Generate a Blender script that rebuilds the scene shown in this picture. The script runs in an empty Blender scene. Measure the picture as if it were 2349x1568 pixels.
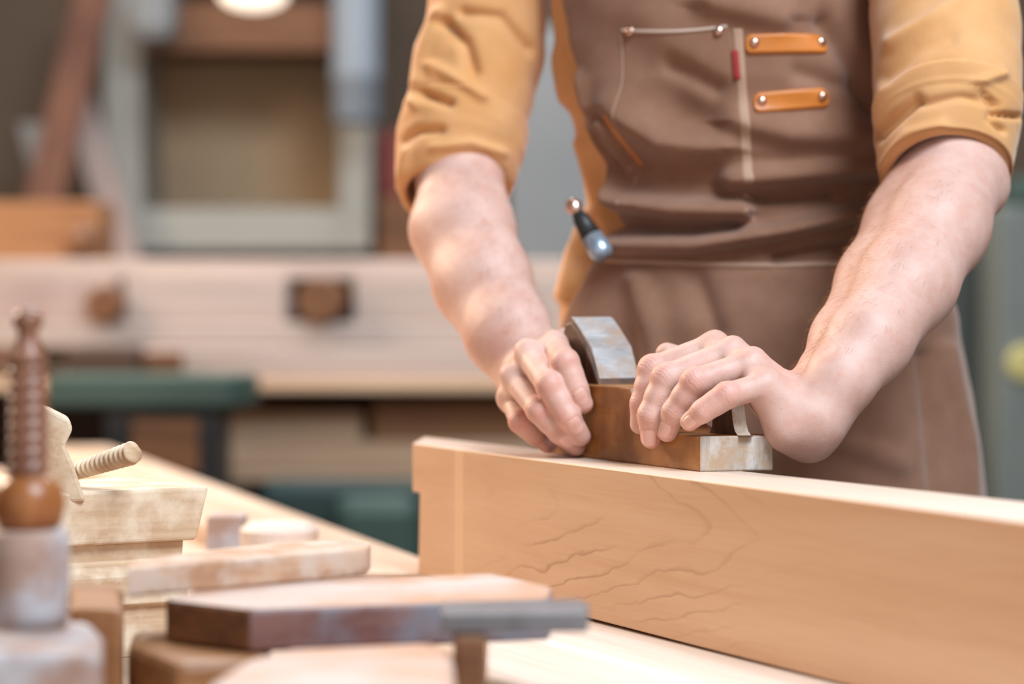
import bpy, bmesh, math, random
import numpy as np
from mathutils import Vector, Matrix, noise as mnoise

random.seed(7)
R = math.radians
# ---------------------------------------------------------------- camera
K = 0.85                      # metres per layout unit (a layout unit is a distance measured off the photograph)
F, CX, HZ = 5220.0, 1174.5, 693.0
ZB = 0.80                     # height of the bench top
ZCAM = ZB + 0.311 * K
scene = bpy.context.scene
COL = scene.collection
cd = bpy.data.cameras.new('camera'); cam = bpy.data.objects.new('camera', cd); COL.objects.link(cam)
cam.location = (0, 0, ZCAM)
cd.sensor_width = 36.0
cd.lens = F / 2349 * 36
cam.rotation_euler = (R(90) - math.atan((784 - HZ) / F), 0, 0)
cd.dof.use_dof = True
cd.dof.focus_distance = 1.985 * K
cd.dof.aperture_fstop = 80 / 27.0
cd.dof.aperture_blades = 0
scene.camera = cam
scene.view_settings.view_transform = 'Standard'
scene.view_settings.look = 'None'
scene.view_settings.gamma = 1
scene.view_settings.exposure = 0.09
# ---------------------------------------------------------------- world and lights
w = bpy.data.worlds.new('daylight'); scene.world = w; w.use_nodes = True
w.node_tree.nodes['Background'].inputs[0].default_value = (1.0, 0.96, 0.92, 1)
w.node_tree.nodes['Background'].inputs[1].default_value = 0.68

def area(name, loc, target, sx, sy, power, color):
    l = bpy.data.lights.new(name, 'AREA'); l.shape = 'RECTANGLE'; l.size = sx; l.size_y = sy
    l.energy = power; l.color = color
    o = bpy.data.objects.new(name, l); COL.objects.link(o); o.location = loc
    o.rotation_euler = (Vector(target) - Vector(loc)).to_track_quat('-Z', 'Y').to_euler()
    return o
area('skylight', (1.3, -0.2, 3.6), (0.25, 1.8, 1.0), 1.5, 1.5, 190, (0.76, 0.89, 1.0))
area('rear_skylight', (0.3, 4.3, 3.7), (0.3, 1.7, 0.95), 3.0, 1.6, 125, (0.88, 0.94, 1.0))
area('rear_window_light', (-2.6, 3.6, 2.6), (0.15, 1.8, 1.1), 0.8, 1.2, 135, (1.0, 0.80, 0.60))
area('background_fill', (-0.8, 3.4, 4.0), (-0.8, 4.8, 0.6), 2.0, 1.2, 58, (1.0, 0.94, 0.86))  # fill lamp added to brighten the background, no opening above it

# ---------------------------------------------------------------- helpers
def P(px, py, y):
    """World point at layout depth y on the line of sight of photo position (px, py)."""
    return Vector(((px - CX) / F * y * K, y * K, ZCAM - (py - HZ) / F * y * K))
def G(px, py, z):
    """World point on the horizontal plane at layout height z (relative to the eye, negative is down)."""
    y = -z * F / (py - HZ)
    return P(px, py, y)
def W(x, y, z):
    return Vector((x * K, y * K, ZCAM + z * K))

def lin(c):
    c = c / 255.0
    return c / 12.92 if c <= 0.04045 else ((c + 0.055) / 1.055) ** 2.4
def rgb(r, g, b):
    return (lin(r), lin(g), lin(b), 1.0)

class NT:
    def __init__(s, name):
        s.m = bpy.data.materials.new(name); s.m.use_nodes = True
        s.t = s.m.node_tree; s.b = s.t.nodes['Principled BSDF']
    def n(s, typ, **kw):
        nd = s.t.nodes.new(typ)
        for k, v in kw.items():
            if k.startswith('i_'):
                nd.inputs[k[2:].replace('_', ' ')].default_value = v
            else:
                setattr(nd, k, v)
        return nd
    def l(s, a, b):
        s.t.links.new(a, b)
    def mix(s, fac, a, b, blend='MIX'):
        m = s.t.nodes.new('ShaderNodeMix'); m.data_type = 'RGBA'; m.blend_type = blend
        if isinstance(fac, (int, float)): m.inputs[0].default_value = fac
        else: s.l(fac, m.inputs[0])
        for v, i in ((a, 6), (b, 7)):
            if isinstance(v, tuple): m.inputs[i].default_value = v
            else: s.l(v, m.inputs[i])
        return m.outputs[2]
    def coords(s, scale=(1, 1, 1), rot=(0, 0, 0), loc=(0, 0, 0)):
        tc = s.n('ShaderNodeTexCoord'); mp = s.n('ShaderNodeMapping')
        mp.inputs['Scale'].default_value = scale; mp.inputs['Rotation'].default_value = rot; mp.inputs['Location'].default_value = loc
        s.l(tc.outputs['Object'], mp.inputs['Vector'])
        return mp.outputs['Vector']
    def noise(s, vec, scale, detail=4, rough=0.55, dist=0.0):
        nd = s.n('ShaderNodeTexNoise'); s.l(vec, nd.inputs['Vector'])
        nd.inputs['Scale'].default_value = scale; nd.inputs['Detail'].default_value = detail
        nd.inputs['Roughness'].default_value = rough; nd.inputs['Distortion'].default_value = dist
        return nd.outputs['Fac']
    def ramp(s, fac, stops):
        r = s.n('ShaderNodeValToRGB'); s.l(fac, r.inputs['Fac'])
        e = r.color_ramp.elements
        while len(e) < len(stops): e.new(0.5)
        for q, (p, c) in zip(e, stops):
            q.position = p; q.color = c if isinstance(c, tuple) else (c, c, c, 1)
        return r.outputs['Color']
    def bump(s, h, strength=0.3, dist=0.001):
        b = s.n('ShaderNodeBump'); b.inputs['Strength'].default_value = strength; b.inputs['Distance'].default_value = dist
        s.l(h, b.inputs['Height']); s.l(b.outputs['Normal'], s.b.inputs['Normal'])
    def done(s, col, rough=0.6, metal=0.0, spec=0.4):
        if isinstance(col, tuple): s.b.inputs['Base Color'].default_value = col
        else: s.l(col, s.b.inputs['Base Color'])
        if isinstance(rough, (int, float)): s.b.inputs['Roughness'].default_value = rough
        else: s.l(rough, s.b.inputs['Roughness'])
        s.b.inputs['Metallic'].default_value = metal
        s.b.inputs['Specular IOR Level'].default_value = spec
        return s.m

def wood(name, c1, c2, axis=0, scale=60.0, stretch=0.06, rough=0.55, contrast=(0.35, 0.68), c3=None, spots=0.0, bump=0.15):
    """Wood with grain running along a local axis."""
    t = NT(name)
    sc = [1.0, 1.0, 1.0]; sc[axis] = stretch
    v = t.coords(tuple(sc))
    f = t.noise(v, scale, 6, 0.62, 0.6)
    col = t.ramp(f, [(contrast[0], c1), (contrast[1], c2)])
    sc2 = [1.0, 1.0, 1.0]; sc2[axis] = 0.03
    f2 = t.noise(t.coords(tuple(sc2)), scale * 7, 3, 0.6)
    col = t.mix(t.ramp(f2, [(0.35, 0.0), (0.75, 0.35)]), col, tuple(0.72 * x for x in c1[:3]) + (1,))
    if c3 is not None:
        f3 = t.noise(t.coords(), spots, 4, 0.6)
        col = t.mix(t.ramp(f3, [(0.42, 0.0), (0.62, 1.0)]), col, c3)
    t.bump(f2, bump, 0.0006)
    return t.done(col, rough)

def plain(name, c, rough=0.6, metal=0.0, var=0.12, scale=18.0, spec=0.4, bumpy=0.0):
    t = NT(name)
    f = t.noise(t.coords(), scale, 5, 0.6)
    d = tuple(max(0, x * (1 - var * 2)) for x in c[:3]) + (1,)
    col = t.ramp(f, [(0.3, d), (0.7, c)])
    if bumpy: t.bump(t.noise(t.coords(), scale * 20, 3), bumpy, 0.0008)
    return t.done(col, rough, metal, spec)

def link(name, me, mat=None, parent=None, smooth=False):
    o = bpy.data.objects.new(name, me); COL.objects.link(o)
    if mat is not None: me.materials.append(mat)
    if parent is not None: o.parent = parent
    if smooth:
        me.polygons.foreach_set('use_smooth', [True] * len(me.polygons))
    return o
def tag(o, label, cat, group=None):
    o['label'] = label; o['category'] = cat
    if group: o['group'] = group
    return o
def structure(o):
    o['kind'] = 'structure'; return o
def empty(name, loc, rz=0.0):
    o = bpy.data.objects.new(name, None); COL.objects.link(o); o.location = loc; o.rotation_euler = (0, 0, rz)
    o.empty_display_size = 0.05
    return o
def bm_done(name, bm, mat, parent=None, smooth=False, loc=None):
    bmesh.ops.recalc_face_normals(bm, faces=bm.faces)
    me = bpy.data.meshes.new(name); bm.to_mesh(me); bm.free()
    o = link(name, me, mat, parent, smooth)
    if loc is not None: o.location = loc
    return o
def bevel(bm, w, seg=2, angle=0.5):
    es = [e for e in bm.edges if len(e.link_faces) == 2 and e.calc_face_angle(0) > angle]
    if w > 0 and es:
        bmesh.ops.bevel(bm, geom=es, offset=w, segments=seg, affect='EDGES', profile=0.5, clamp_overlap=True)
def add_prism(bm, bottom, top):
    """Closed solid between two polygons with equal point counts."""
    a = [bm.verts.new(p) for p in bottom]; b = [bm.verts.new(p) for p in top]
    n = len(a)
    bm.faces.new(a[::-1]); bm.faces.new(b)
    for i in range(n):
        bm.faces.new((a[i], a[(i + 1) % n], b[(i + 1) % n], b[i]))
def add_box(bm, lo, hi):
    x0, y0, z0 = lo; x1, y1, z1 = hi
    add_prism(bm, [(x0, y0, z0), (x1, y0, z0), (x1, y1, z0), (x0, y1, z0)], [(x0, y0, z1), (x1, y0, z1), (x1, y1, z1), (x0, y1, z1)])
def box(name, lo, hi, mat, parent=None, bev=0.002, seg=2):
    """A box given in the parent's space (or the world's)."""
    lo, hi = Vector(lo), Vector(hi)
    base = Vector(((lo.x + hi.x) / 2, (lo.y + hi.y) / 2, lo.z))
    bm = bmesh.new(); add_box(bm, lo - base, hi - base)
    bmesh.ops.recalc_face_normals(bm, faces=bm.faces); bevel(bm, bev, seg)
    return bm_done(name, bm, mat, parent, loc=base)
def boxpx(name, x0, x1, y0, y1, d, depth, mat, parent=None, bev=0.004, down=None):
    """An upright box whose front fills a region seen at layout depth d; depth is its size away from us."""
    a = P(x0, y1, d); b = P(x1, y0, d)
    z0 = a.z if down is None else down
    org = parent.location if parent is not None else Vector((0, 0, 0))
    return box(name, Vector((a.x, a.y, z0)) - org, Vector((b.x, b.y + depth * K, b.z)) - org, mat, parent, bev)
def frame_obj(name, org, ux, bm, mat, parent=None, smooth=False):
    """Object with its own origin and rotation (local x along ux)."""
    o = bm_done(name, bm, mat, parent, smooth)
    o.location = org; o.rotation_euler = (0, 0, math.atan2(ux[1], ux[0]))
    return o
def lathe(bm, prof, seg=32, org=Vector((0, 0, 0)), axis=Vector((0, 0, 1))):
    """Surface of revolution: prof is [(distance along axis, radius)]."""
    axis = Vector(axis).normalized()
    q = Vector((0, 0, 1)).rotation_difference(axis)
    rings = []
    for h, r in prof:
        if r < 1e-6:
            rings.append([bm.verts.new(org + q @ Vector((0, 0, h)))])
        else:
            rings.append([bm.verts.new(org + q @ Vector((r * math.cos(2 * math.pi * k / seg), r * math.sin(2 * math.pi * k / seg), h))) for k in range(seg)])
    for A, B in zip(rings, rings[1:]):
        for k in range(seg):
            k2 = (k + 1) % seg
            if len(A) == 1 and len(B) > 1: bm.faces.new((A[0], B[k], B[k2]))
            elif len(B) == 1 and len(A) > 1: bm.faces.new((A[k], A[k2], B[0]))
            elif len(A) > 1: bm.faces.new((A[k], A[k2], B[k2], B[k]))
    if len(rings[0]) > 1: bm.faces.new(rings[0][::-1])
    if len(rings[-1]) > 1: bm.faces.new(rings[-1])
def thread_rod(bm, a, b, r0, r1, pitch, depth, seg=40, cap=0.002):
    """A wooden screw: a rod with a helical rounded thread."""
    a, b = Vector(a), Vector(b); L = (b - a).length; ax = (b - a) / L
    q = Vector((0, 0, 1)).rotation_difference(ax)
    n = int(L / pitch * 14); rings = []
    for i in range(n + 1):
        t = i / n; h = L * t; ring = []
        for k in range(seg):
            th = 2 * math.pi * k / seg
            ph = (h / pitch - k / seg) * 2 * math.pi
            r = r0 + (r1 - r0) * t
            s = 0.5 + 0.5 * math.cos(ph)
            r -= depth * (1 - s ** 0.7)
            if h > L - cap: r -= (h - (L - cap)) * 0.8
            ring.append(bm.verts.new(a + q @ Vector((r * math.cos(th), r * math.sin(th), h))))
        rings.append(ring)
    for A, B in zip(rings, rings[1:]):
        for k in range(seg):
            bm.faces.new((A[k], A[(k + 1) % seg], B[(k + 1) % seg], B[k]))
    bm.faces.new(rings[0][::-1]); bm.faces.new(rings[-1])
def slab(name, pts, ztop, thick, mat, bev=0.002, ux=(1, 0), top_scale=None):
    """A flat piece with a polygonal outline (world XY points), its origin at the outline's centre, grain along ux."""
    c = sum((Vector((p[0], p[1])) for p in pts), Vector((0, 0))) / len(pts)
    a = math.atan2(ux[1], ux[0]); m = Matrix.Rotation(-a, 2)
    loc = [m @ (Vector((p[0], p[1])) - c) for p in pts]
    bm = bmesh.new()
    add_prism(bm, [(p.x, p.y, 0) for p in loc], [(p.x, p.y, thick) for p in loc])
    bmesh.ops.recalc_face_normals(bm, faces=bm.faces); bevel(bm, bev, 2)
    o = bm_done(name, bm, mat)
    o.location = (c.x, c.y, ztop - thick); o.rotation_euler = (0, 0, a)
    return o
# ---------------------------------------------------------------- materials
M = {}
M['bench'] = wood('bench_wood', rgb(186, 154, 128), rgb(218, 194, 174), 0, 30, 0.05, 0.6)
M['pale'] = wood('pale_plank', rgb(206, 184, 170), rgb(230, 214, 204), 0, 40, 0.04, 0.6)
M['stack'] = wood('stacked_plank', rgb(168, 150, 140), rgb(194, 176, 168), 0, 20, 0.05, 0.65)
M['toppaint'] = wood('worn_top', rgb(178, 152, 140), rgb(202, 182, 174), 0, 30, 0.12, 0.6, (0.3, 0.65), rgb(186, 138, 108), 9, 0.1)
M['pine'] = wood('pine', rgb(192, 154, 122), rgb(216, 188, 160), 0, 30, 0.05, 0.6)
M['beech'] = wood('worn_beech', rgb(184, 148, 116), rgb(212, 184, 154), 0, 45, 0.06, 0.55, (0.3, 0.65), rgb(220, 200, 176), 30, 0.25)
M['worn'] = wood('worn_strip', rgb(150, 100, 68), rgb(206, 168, 138), 0, 40, 0.10, 0.6, (0.3, 0.65), rgb(196, 172, 156), 40, 0.3)
M['brown'] = wood('brown_wood', rgb(92, 58, 36), rgb(140, 92, 58), 0, 40, 0.06, 0.5)
M['orange'] = wood('orange_wood', rgb(132, 88, 54), rgb(168, 120, 82), 0, 40, 0.08, 0.45)
M['dark'] = wood('dark_wood', rgb(58, 38, 28), rgb(92, 64, 48), 0, 30, 0.06, 0.55)
M['plane'] = wood('plane_body', rgb(146, 92, 44), rgb(184, 126, 68), 0, 55, 0.05, 0.42, (0.25, 0.7), rgb(130, 80, 38), 26, 0.15)
M['endgrain'] = wood('grey_end_grain', rgb(150, 128, 112), rgb(205, 196, 188), 2, 90, 0.35, 0.7, (0.3, 0.6), rgb(176, 148, 122), 70, 0.6)
M['iron'] = wood('grey_iron', rgb(140, 134, 132), rgb(190, 188, 190), 1, 60, 0.4, 0.45, (0.3, 0.65), rgb(164, 140, 122), 38, 0.4)
M['wedge'] = wood('wedge_wood', rgb(66, 42, 28), rgb(112, 76, 54), 2, 70, 0.08, 0.55)
M['post'] = wood('turned_post', rgb(104, 66, 50), rgb(158, 110, 86), 2, 50, 0.3, 0.32)
M['bulb'] = wood('turned_bulb', rgb(132, 78, 42), rgb(168, 106, 60), 2, 50, 0.3, 0.3)
M['greypink'] = wood('grey_pink_wood', rgb(138, 104, 88), rgb(186, 156, 142), 0, 30, 0.1, 0.6, (0.3, 0.7), rgb(176, 172, 176), 22, 0.2)
M['painted'] = wood('painted_wood', rgb(98, 60, 56), rgb(142, 104, 96), 0, 26, 0.35, 0.5, (0.3, 0.65), rgb(122, 118, 126), 19, 0.2)
M['steel'] = plain('weathered_steel', rgb(122, 118, 120), 0.45, 0.3, 0.2, 40)
M['greysteel'] = plain('grey_steel', rgb(132, 134, 136), 0.5, 0.0, 0.08, 3)
M['duct'] = plain('duct_metal', rgb(132, 140, 150), 0.6, 0.0, 0.08, 2)
M['green'] = plain('green_paint', rgb(64, 84, 76), 0.5, 0.0, 0.15, 5)
M['teal'] = plain('dark_teal_paint', rgb(48, 66, 64), 0.5, 0.0, 0.25, 3)
M['darkmetal'] = plain('dark_metal', rgb(52, 50, 50), 0.45, 0.3)
M['frame'] = plain('grey_paint', rgb(168, 164, 156), 0.6, 0.0, 0.05, 2)
M['tan'] = plain('tan_board', rgb(206, 174, 140), 0.7, 0.0, 0.10, 2)
M['wall'] = plain('wall_plaster', rgb(104, 86, 72), 0.85, 0.0, 0.15, 1.2)
M['ceil'] = plain('ceiling_boards', rgb(84, 62, 48), 0.85, 0.0, 0.15, 1.5)
M['floor'] = plain('floor_concrete', rgb(120, 110, 102), 0.7, 0.0, 0.15, 1.5)
M['machine'] = plain('grey_green_paint', rgb(112, 118, 114), 0.5, 0.0, 0.12, 4)
M['machinedark'] = plain('dark_grey_green_paint', rgb(58, 64, 60), 0.5, 0.0, 0.15, 4)
M['yellow'] = plain('yellow_plastic', rgb(196, 184, 120), 0.4)
M['red'] = plain('red_paint', rgb(150, 66, 56), 0.5)
M['pinkgrey'] = wood('pink_grey_plank', rgb(150, 128, 122), rgb(182, 162, 156), 2, 10, 0.1, 0.7)
M['redbrown'] = wood('red_brown_plank', rgb(92, 56, 42), rgb(124, 80, 60), 2, 10, 0.1, 0.7)
M['bluegrey'] = wood('blue_grey_plank', rgb(112, 110, 108), rgb(146, 144, 144), 2, 10, 0.1, 0.7)

def panel_material():
    t = NT('cherry_panel')
    # cathedral figure: nested arches whose tips point along the board, fading out towards both ends
    tc0 = t.n('ShaderNodeTexCoord'); sp = t.n('ShaderNodeSeparateXYZ'); t.l(tc0.outputs['Object'], sp.inputs[0])
    def mth(op, a, b=None, c=None):
        m = t.n('ShaderNodeMath', operation=op)
        for k, q in enumerate((a, b, c)):
            if q is None: continue
            if isinstance(q, (int, float)): m.inputs[k].default_value = q
            else: t.l(q, m.inputs[k])
        return m.outputs[0]
    wob = t.noise(t.coords((0.6, 1, 1)), 22, 3, 0.6)
    zc = mth('ADD', sp.outputs['Z'], mth('MULTIPLY', mth('SUBTRACT', wob, 0.5), 0.022))
    dz = mth('ABSOLUTE', mth('SUBTRACT', zc, 0.086))
    arch = mth('ADD', sp.outputs['X'], mth('MULTIPLY', mth('POWER', dz, 1.35), 9.0))
    arch = mth('ADD', arch, mth('MULTIPLY', t.noise(t.coords((1, 1, 1)), 8, 2), 0.10))
    ph_ = mth('FRACT', mth('MULTIPLY', arch, 15.0))
    lines = t.ramp(ph_, [(0.0, 0.0), (0.80, 0.03), (0.955, 1.0), (1.0, 0.0)])
    base = t.ramp(t.noise(t.coords((0.10, 1, 1)), 16, 5, 0.6, 0.4), [(0.3, rgb(192, 149, 114)), (0.72, rgb(213, 176, 144))])
    fx_ = t.ramp(sp.outputs['X'], [(0.10, 0.0), (0.26, 0.8), (0.40, 0.7), (0.62, 0.0)])
    patch = t.ramp(t.noise(t.coords((0.5, 1, 1)), 14, 2, 0.5), [(0.42, 0.0), (0.62, 1.0)])
    col = t.mix(mth('MULTIPLY', mth('MULTIPLY', lines, patch), fx_), base, rgb(150, 104, 72))
    col = t.mix(t.ramp(t.noise(t.coords((0.05, 1, 1)), 60, 4, 0.6, 0.5), [(0.52, 0.0), (0.75, 0.4)]), col, rgb(182, 134, 96))
    fine = t.noise(t.coords((0.03, 1, 1)), 420, 3, 0.6)
    col = t.mix(t.ramp(fine, [(0.4, 0.0), (0.8, 0.22)]), col, rgb(168, 120, 84))
    # the pale jointed strip near the far end
    sx = t.n('ShaderNodeSeparateXYZ'); tc = t.n('ShaderNodeTexCoord'); t.l(tc.outputs['Object'], sx.inputs[0])
    a = t.n('ShaderNodeMath', operation='COMPARE'); a.inputs[1].default_value = 0.092; a.inputs[2].default_value = 0.008
    t.l(sx.outputs['X'], a.inputs[0])
    sc = t.n('ShaderNodeMath', operation='MULTIPLY'); t.l(a.outputs[0], sc.inputs[0]); sc.inputs[1].default_value = 0.55
    col = t.mix(sc.outputs[0], col, rgb(224, 186, 148))
    t.bump(fine, 0.08, 0.0005)
    return t.done(col, 0.42, 0, 0.5)
M['panel'] = panel_material()
M['planed'] = wood('planed_edge_glare', rgb(216, 188, 168), rgb(230, 208, 194), 0, 30, 0.04, 0.4, bump=0.05)  # planed edge, made paler to paint in the glare of light from behind

# ---------------------------------------------------------------- room
ZF = 0.0
structure(box('floor', (-5, -3, -0.1), (5, 7.2 * K + 0.2, 0), M['floor'], bev=0))
YW = 7.2 * K
structure(box('wall_back', (-5, YW, 0), (5, YW + 0.2, 4.6), M['wall'], bev=0))
structure(box('wall_left', (-5.2, -3, 0), (-5, YW + 0.2, 4.6), M['wall'], bev=0))
structure(box('wall_right', (5, -3, 0), (5.2, YW + 0.2, 4.6), M['wall'], bev=0))
structure(box('ceiling', (-5.2, -3, 4.6), (5.2, YW + 0.2, 4.8), M['ceil'], bev=0))

# ---------------------------------------------------------------- workbench, planks and the panel being planed
v1 = Vector((0.4633, -0.8862)); n1 = Vector((0.8862, 0.4633))      # along the panel (towards us), and away across it
def LN(L, s):
    """Point at layout distance L across and s along the panel direction."""
    q = n1 * L + v1 * s
    return (q.x * K, q.y * K)
wb = tag(empty('workbench', (LN(0.68, -2.2)[0], LN(0.68, -2.2)[1], 0), math.atan2(v1.y, v1.x)),
         'long pale wooden workbench under the cherry board and the old planes', 'workbench')
def LB(x0, x1, y0, y1, z0, z1, name, mat, bev=0.004):
    return box(name, (x0, y0, z0), (x1, y1, z1), mat, wb, bev)
LB(-2.2, 1.6, -0.42, 0.375, ZB - 0.06, ZB, 'benchtop', M['bench'])
for lx in (-2.05, 1.4):
    for ly in (-0.36, 0.30):
        LB(lx - 0.045, lx + 0.045, ly - 0.045, ly + 0.045, 0, ZB - 0.06, 'leg', M['pine'])
for ly in (-0.36, 0.30):
    LB(-2.005, 1.355, ly - 0.02, ly + 0.02, 0.18, 0.28, 'stretcher', M['pine'])

def slabpx(name, pts, z, thick, mat, bev=0.002, ux=(1, 0)):
    q = [G(px, py, z) for px, py in pts]
    return slab(name, [(p.x, p.y) for p in q], ZCAM + z * K, thick * K, mat, bev, ux)

q0 = G(1115, 1462, -0.285); q1 = G(1100, 1900, -0.285)
pl = slab('base_board', [(q0.x, q0.y), (q1.x, q1.y), LN(0.62, -0.95), LN(1.122, -0.95), LN(1.122, -2.14)], ZCAM - 0.285 * K, 0.026 * K, M['pale'], 0.0015, v1)
tag(pl, 'pale board lying flat on the workbench under the tall cherry board', 'board')

# panel: front-left, back-left and the far right, with the upper edge jutting out past the lower part
FL = P(946, 1016, 2.356); pz0 = ZCAM - 0.285 * K; pz1 = ZCAM - 0.1457 * K
bm = bmesh.new()
H = pz1 - pz0; notch = H - 0.043; Lp = 1.05 * K
T0, T1 = 0.050, 0.095
prof = [(0.012, 0.004), (Lp, 0.0), (Lp, H), (0.0, H), (0.0, notch), (0.015, notch)]
skew = -0.082
back = []
fr = [bm.verts.new((x, 0, z)) for x, z in prof]
bk = [bm.verts.new((x + (skew if x < 0.5 else 0), (T0 if x < 0.5 else T1), z)) for x, z in prof]
bm.faces.new(fr); bm.faces.new(bk[::-1])
for i in range(len(fr)):
    bm.faces.new((fr[i], bk[i], bk[(i + 1) % 6], fr[(i + 1) % 6]))
bmesh.ops.recalc_face_normals(bm, faces=bm.faces); bevel(bm, 0.0012, 2)
panel = frame_obj('cherry_board', Vector((FL.x, FL.y, pz0)), v1, bm, M['panel'])
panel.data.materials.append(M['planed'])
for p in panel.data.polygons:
    if p.normal.z > 0.6 and p.center.z > H - 0.004: p.material_index = 1  # top faces only: the paler wood stands in for strong top light
tag(panel, 'tall cherry wood board standing on edge and being planed', 'board')

# the long board lying along the back of the bench
ub = Vector((0.334, -0.9426))
def BN(L, y):
    x = (L - 0.334 * y) / 0.9426
    return (x * K, y * K)
lb = slab('long_board', [BN(0.752, 2.36), BN(0.752, 4.5), BN(0.60, 4.5), BN(0.60, 2.42)], ZCAM - 0.285 * K, 0.026 * K, M['bench'], 0.002, ub)
tag(lb, 'long pale board lying along the back edge of the workbench', 'board')

# small blocks on the long board
o = boxpx('offcut_block', 472, 556, 1185, 1272, 2.56, 0.05, M['greypink'], bev=0.003, down=ZCAM - 0.285 * K)
tag(o, 'small grey upright offcut on the long board', 'offcut')
bm = bmesh.new()
c = P(640, 1190, 2.50)
lathe(bm, [(0, 0.030), (0.004, 0.036), (0.030, 0.037), (0.036, 0.030), (0.037, 0)], 28)
o = bm_done('round_offcut', bm, M['pale'], smooth=False); o.location = (c.x, c.y, ZCAM - 0.285 * K)
tag(o, 'pale round wooden offcut lying on the long board beside the grey block', 'offcut')

# ---------------------------------------------------------------- the hand plane in use
ax = Vector((0.4633, -0.8862))
Cn = W(0.1612, 1.955, -0.1457)
hp = tag(empty('hand_plane', Cn, math.atan2(ax.y, ax.x)), 'old brown wooden hand plane held on the top edge of the cherry board', 'hand plane')
WD = 0.054
def side_extrude(bm, prof, y0, y1, sh=0.0):
    f = lambda x, y, z: (x + sh * y * max(0.0, 1 + x / 0.06), y, z)
    add_prism(bm, [f(x, y0, z) for x, z in prof], [f(x, y1, z) for x, z in prof])
bm = bmesh.new()
side_extrude(bm, [(0, 0), (0, 0.0262), (-0.046, 0.0262), (-0.070, 0.029), (-0.086, 0.036), (-0.095, 0.047), (-0.100, 0.0585), (-0.232, 0.0585), (-0.232, 0)], 0, WD, 0.30)
bmesh.ops.recalc_face_normals(bm, faces=bm.faces); bevel(bm, 0.0016, 3)
body = bm_done('body', bm, M['plane'], hp)
body.data.materials.append(M['endgrain'])
for p in body.data.polygons:
    if p.normal.x > 0.6: p.material_index = 1
bm = bmesh.new()
fx = -0.160
wp = [(0.0, -0.02), (0.0, 0.0), (-0.022, 0.030), (-0.036, 0.043), (-0.046, 0.050), (-0.056, 0.048), (-0.060, 0.040), (-0.030, 0.0), (-0.02, -0.02)]
side_extrude(bm, [(fx + x, 0.0585 + z) for x, z in wp], 0.007, 0.047)
bmesh.ops.recalc_face_normals(bm, faces=bm.faces); bevel(bm, 0.002, 2)
bm_done('wedge', bm, M['wedge'], hp)
bm = bmesh.new()
ip = [(0.000, -0.002), (-0.0165, 0.0300), (-0.034, 0.0440), (-0.046, 0.0525), (-0.050, 0.0535), (-0.0465, 0.0500), (-0.0365, 0.0425), (-0.0223, 0.0295), (-0.001, -0.002)]
side_extrude(bm, [(fx + x, 0.0585 + z) for x, z in ip], 0.0095, 0.0465)
bmesh.ops.recalc_face_normals(bm, faces=bm.faces); bevel(bm, 0.0012, 2)
bm_done('iron', bm, M['iron'], hp)
bm = bmesh.new()
hpz = [(0.0135, 0.0), (0.008, 0.0008), (0.004, 0.004), (0.0015, 0.010), (0.000, 0.018), (-0.003, 0.030), (-0.009, 0.035), (-0.024, 0.035), (-0.028, 0.030), (-0.026, 0.014), (-0.027, 0.006), (-0.031, 0.0008), (-0.036, 0.0)]
add_prism(bm, [(x, 0.028, 0.0255 + z) for x, z in hpz], [(x + 0.003, 0.038, 0.0255 + z) for x, z in hpz])
bmesh.ops.recalc_face_normals(bm, faces=bm.faces); bevel(bm, 0.001, 2, 0.9)
horn = bm_done('horn', bm, M['wedge'], hp)
horn.data.materials.append(M['endgrain'])
for p in horn.data.polygons:
    if p.normal.x > 0.35: p.material_index = 1

# ---------------------------------------------------------------- old planes and pieces in the left foreground
ZT = -0.311
# plough plane
pr = W(-0.2688, 2.02, ZT)
ph = R(28)
e1 = Vector((math.cos(ph), math.sin(ph)))
pp = tag(empty('plough_plane', pr, ph), 'pale beech plough plane with a wooden screw, left on the bench', 'plane')
zt = (0.311 - 0.1633) * K; zb = (0.311 - 0.2108) * K
bm = bmesh.new()
add_prism(bm, [(-0.300, 0, zb), (-0.010, 0, zb), (-0.010, 0.112, zb), (-0.300, 0.112, zb)],
          [(-0.300, 0, zt), (0.0, 0, zt), (0.0, 0.118, zt), (-0.300, 0.118, zt)])
bmesh.ops.recalc_face_normals(bm, faces=bm.faces); bevel(bm, 0.003, 3)
bm_done('stock', bm, M['beech'], pp)
bm = bmesh.new()
fp = [(0.004, 0), (0.100, 0), (0.100, zb), (0.008, zb), (0.010, zb - 0.014), (0.004, zb - 0.017), (-0.002, zb - 0.024), (-0.002, zb - 0.045), (0.004, zb - 0.047)]
add_prism(bm, [(-0.125, y, z) for y, z in fp], [(-0.018, y, z) for y, z in fp])
bmesh.ops.recalc_face_normals(bm, faces=bm.faces); bevel(bm, 0.001, 2)
bm_done('fence', bm, M['beech'], pp)
bm = bmesh.new()
add_prism(bm, [(-0.300, y, z) for y, z in fp], [(-0.146, y, z) for y, z in fp])
bmesh.ops.recalc_face_normals(bm, faces=bm.faces); bevel(bm, 0.001, 2)
bm_done('fence', bm, M['beech'], pp)
bm = bmesh.new()
add_prism(bm, [(-0.1435, 0.012, 0.008), (-0.1275, 0.012, 0.008), (-0.1275, 0.03, 0.008), (-0.1435, 0.03, 0.008)],
          [(-0.150, 0.012, zb), (-0.147, 0.012, zb), (-0.147, 0.03, zb), (-0.150, 0.03, zb)])
bm_done('skate', bm, M['darkmetal'], pp)
def to_local(o, p):
    m = Matrix.Translation(o.location) @ Matrix.Rotation(o.rotation_euler.z, 4, 'Z')
    return m.inverted() @ Vector(p)
a = to_local(pp, P(164, 1084, 2.01)); b = to_local(pp, P(308, 1037, 1.955))
bm = bmesh.new(); thread_rod(bm, a, b, 0.0064, 0.0090, 0.0058, 0.0024)
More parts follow.
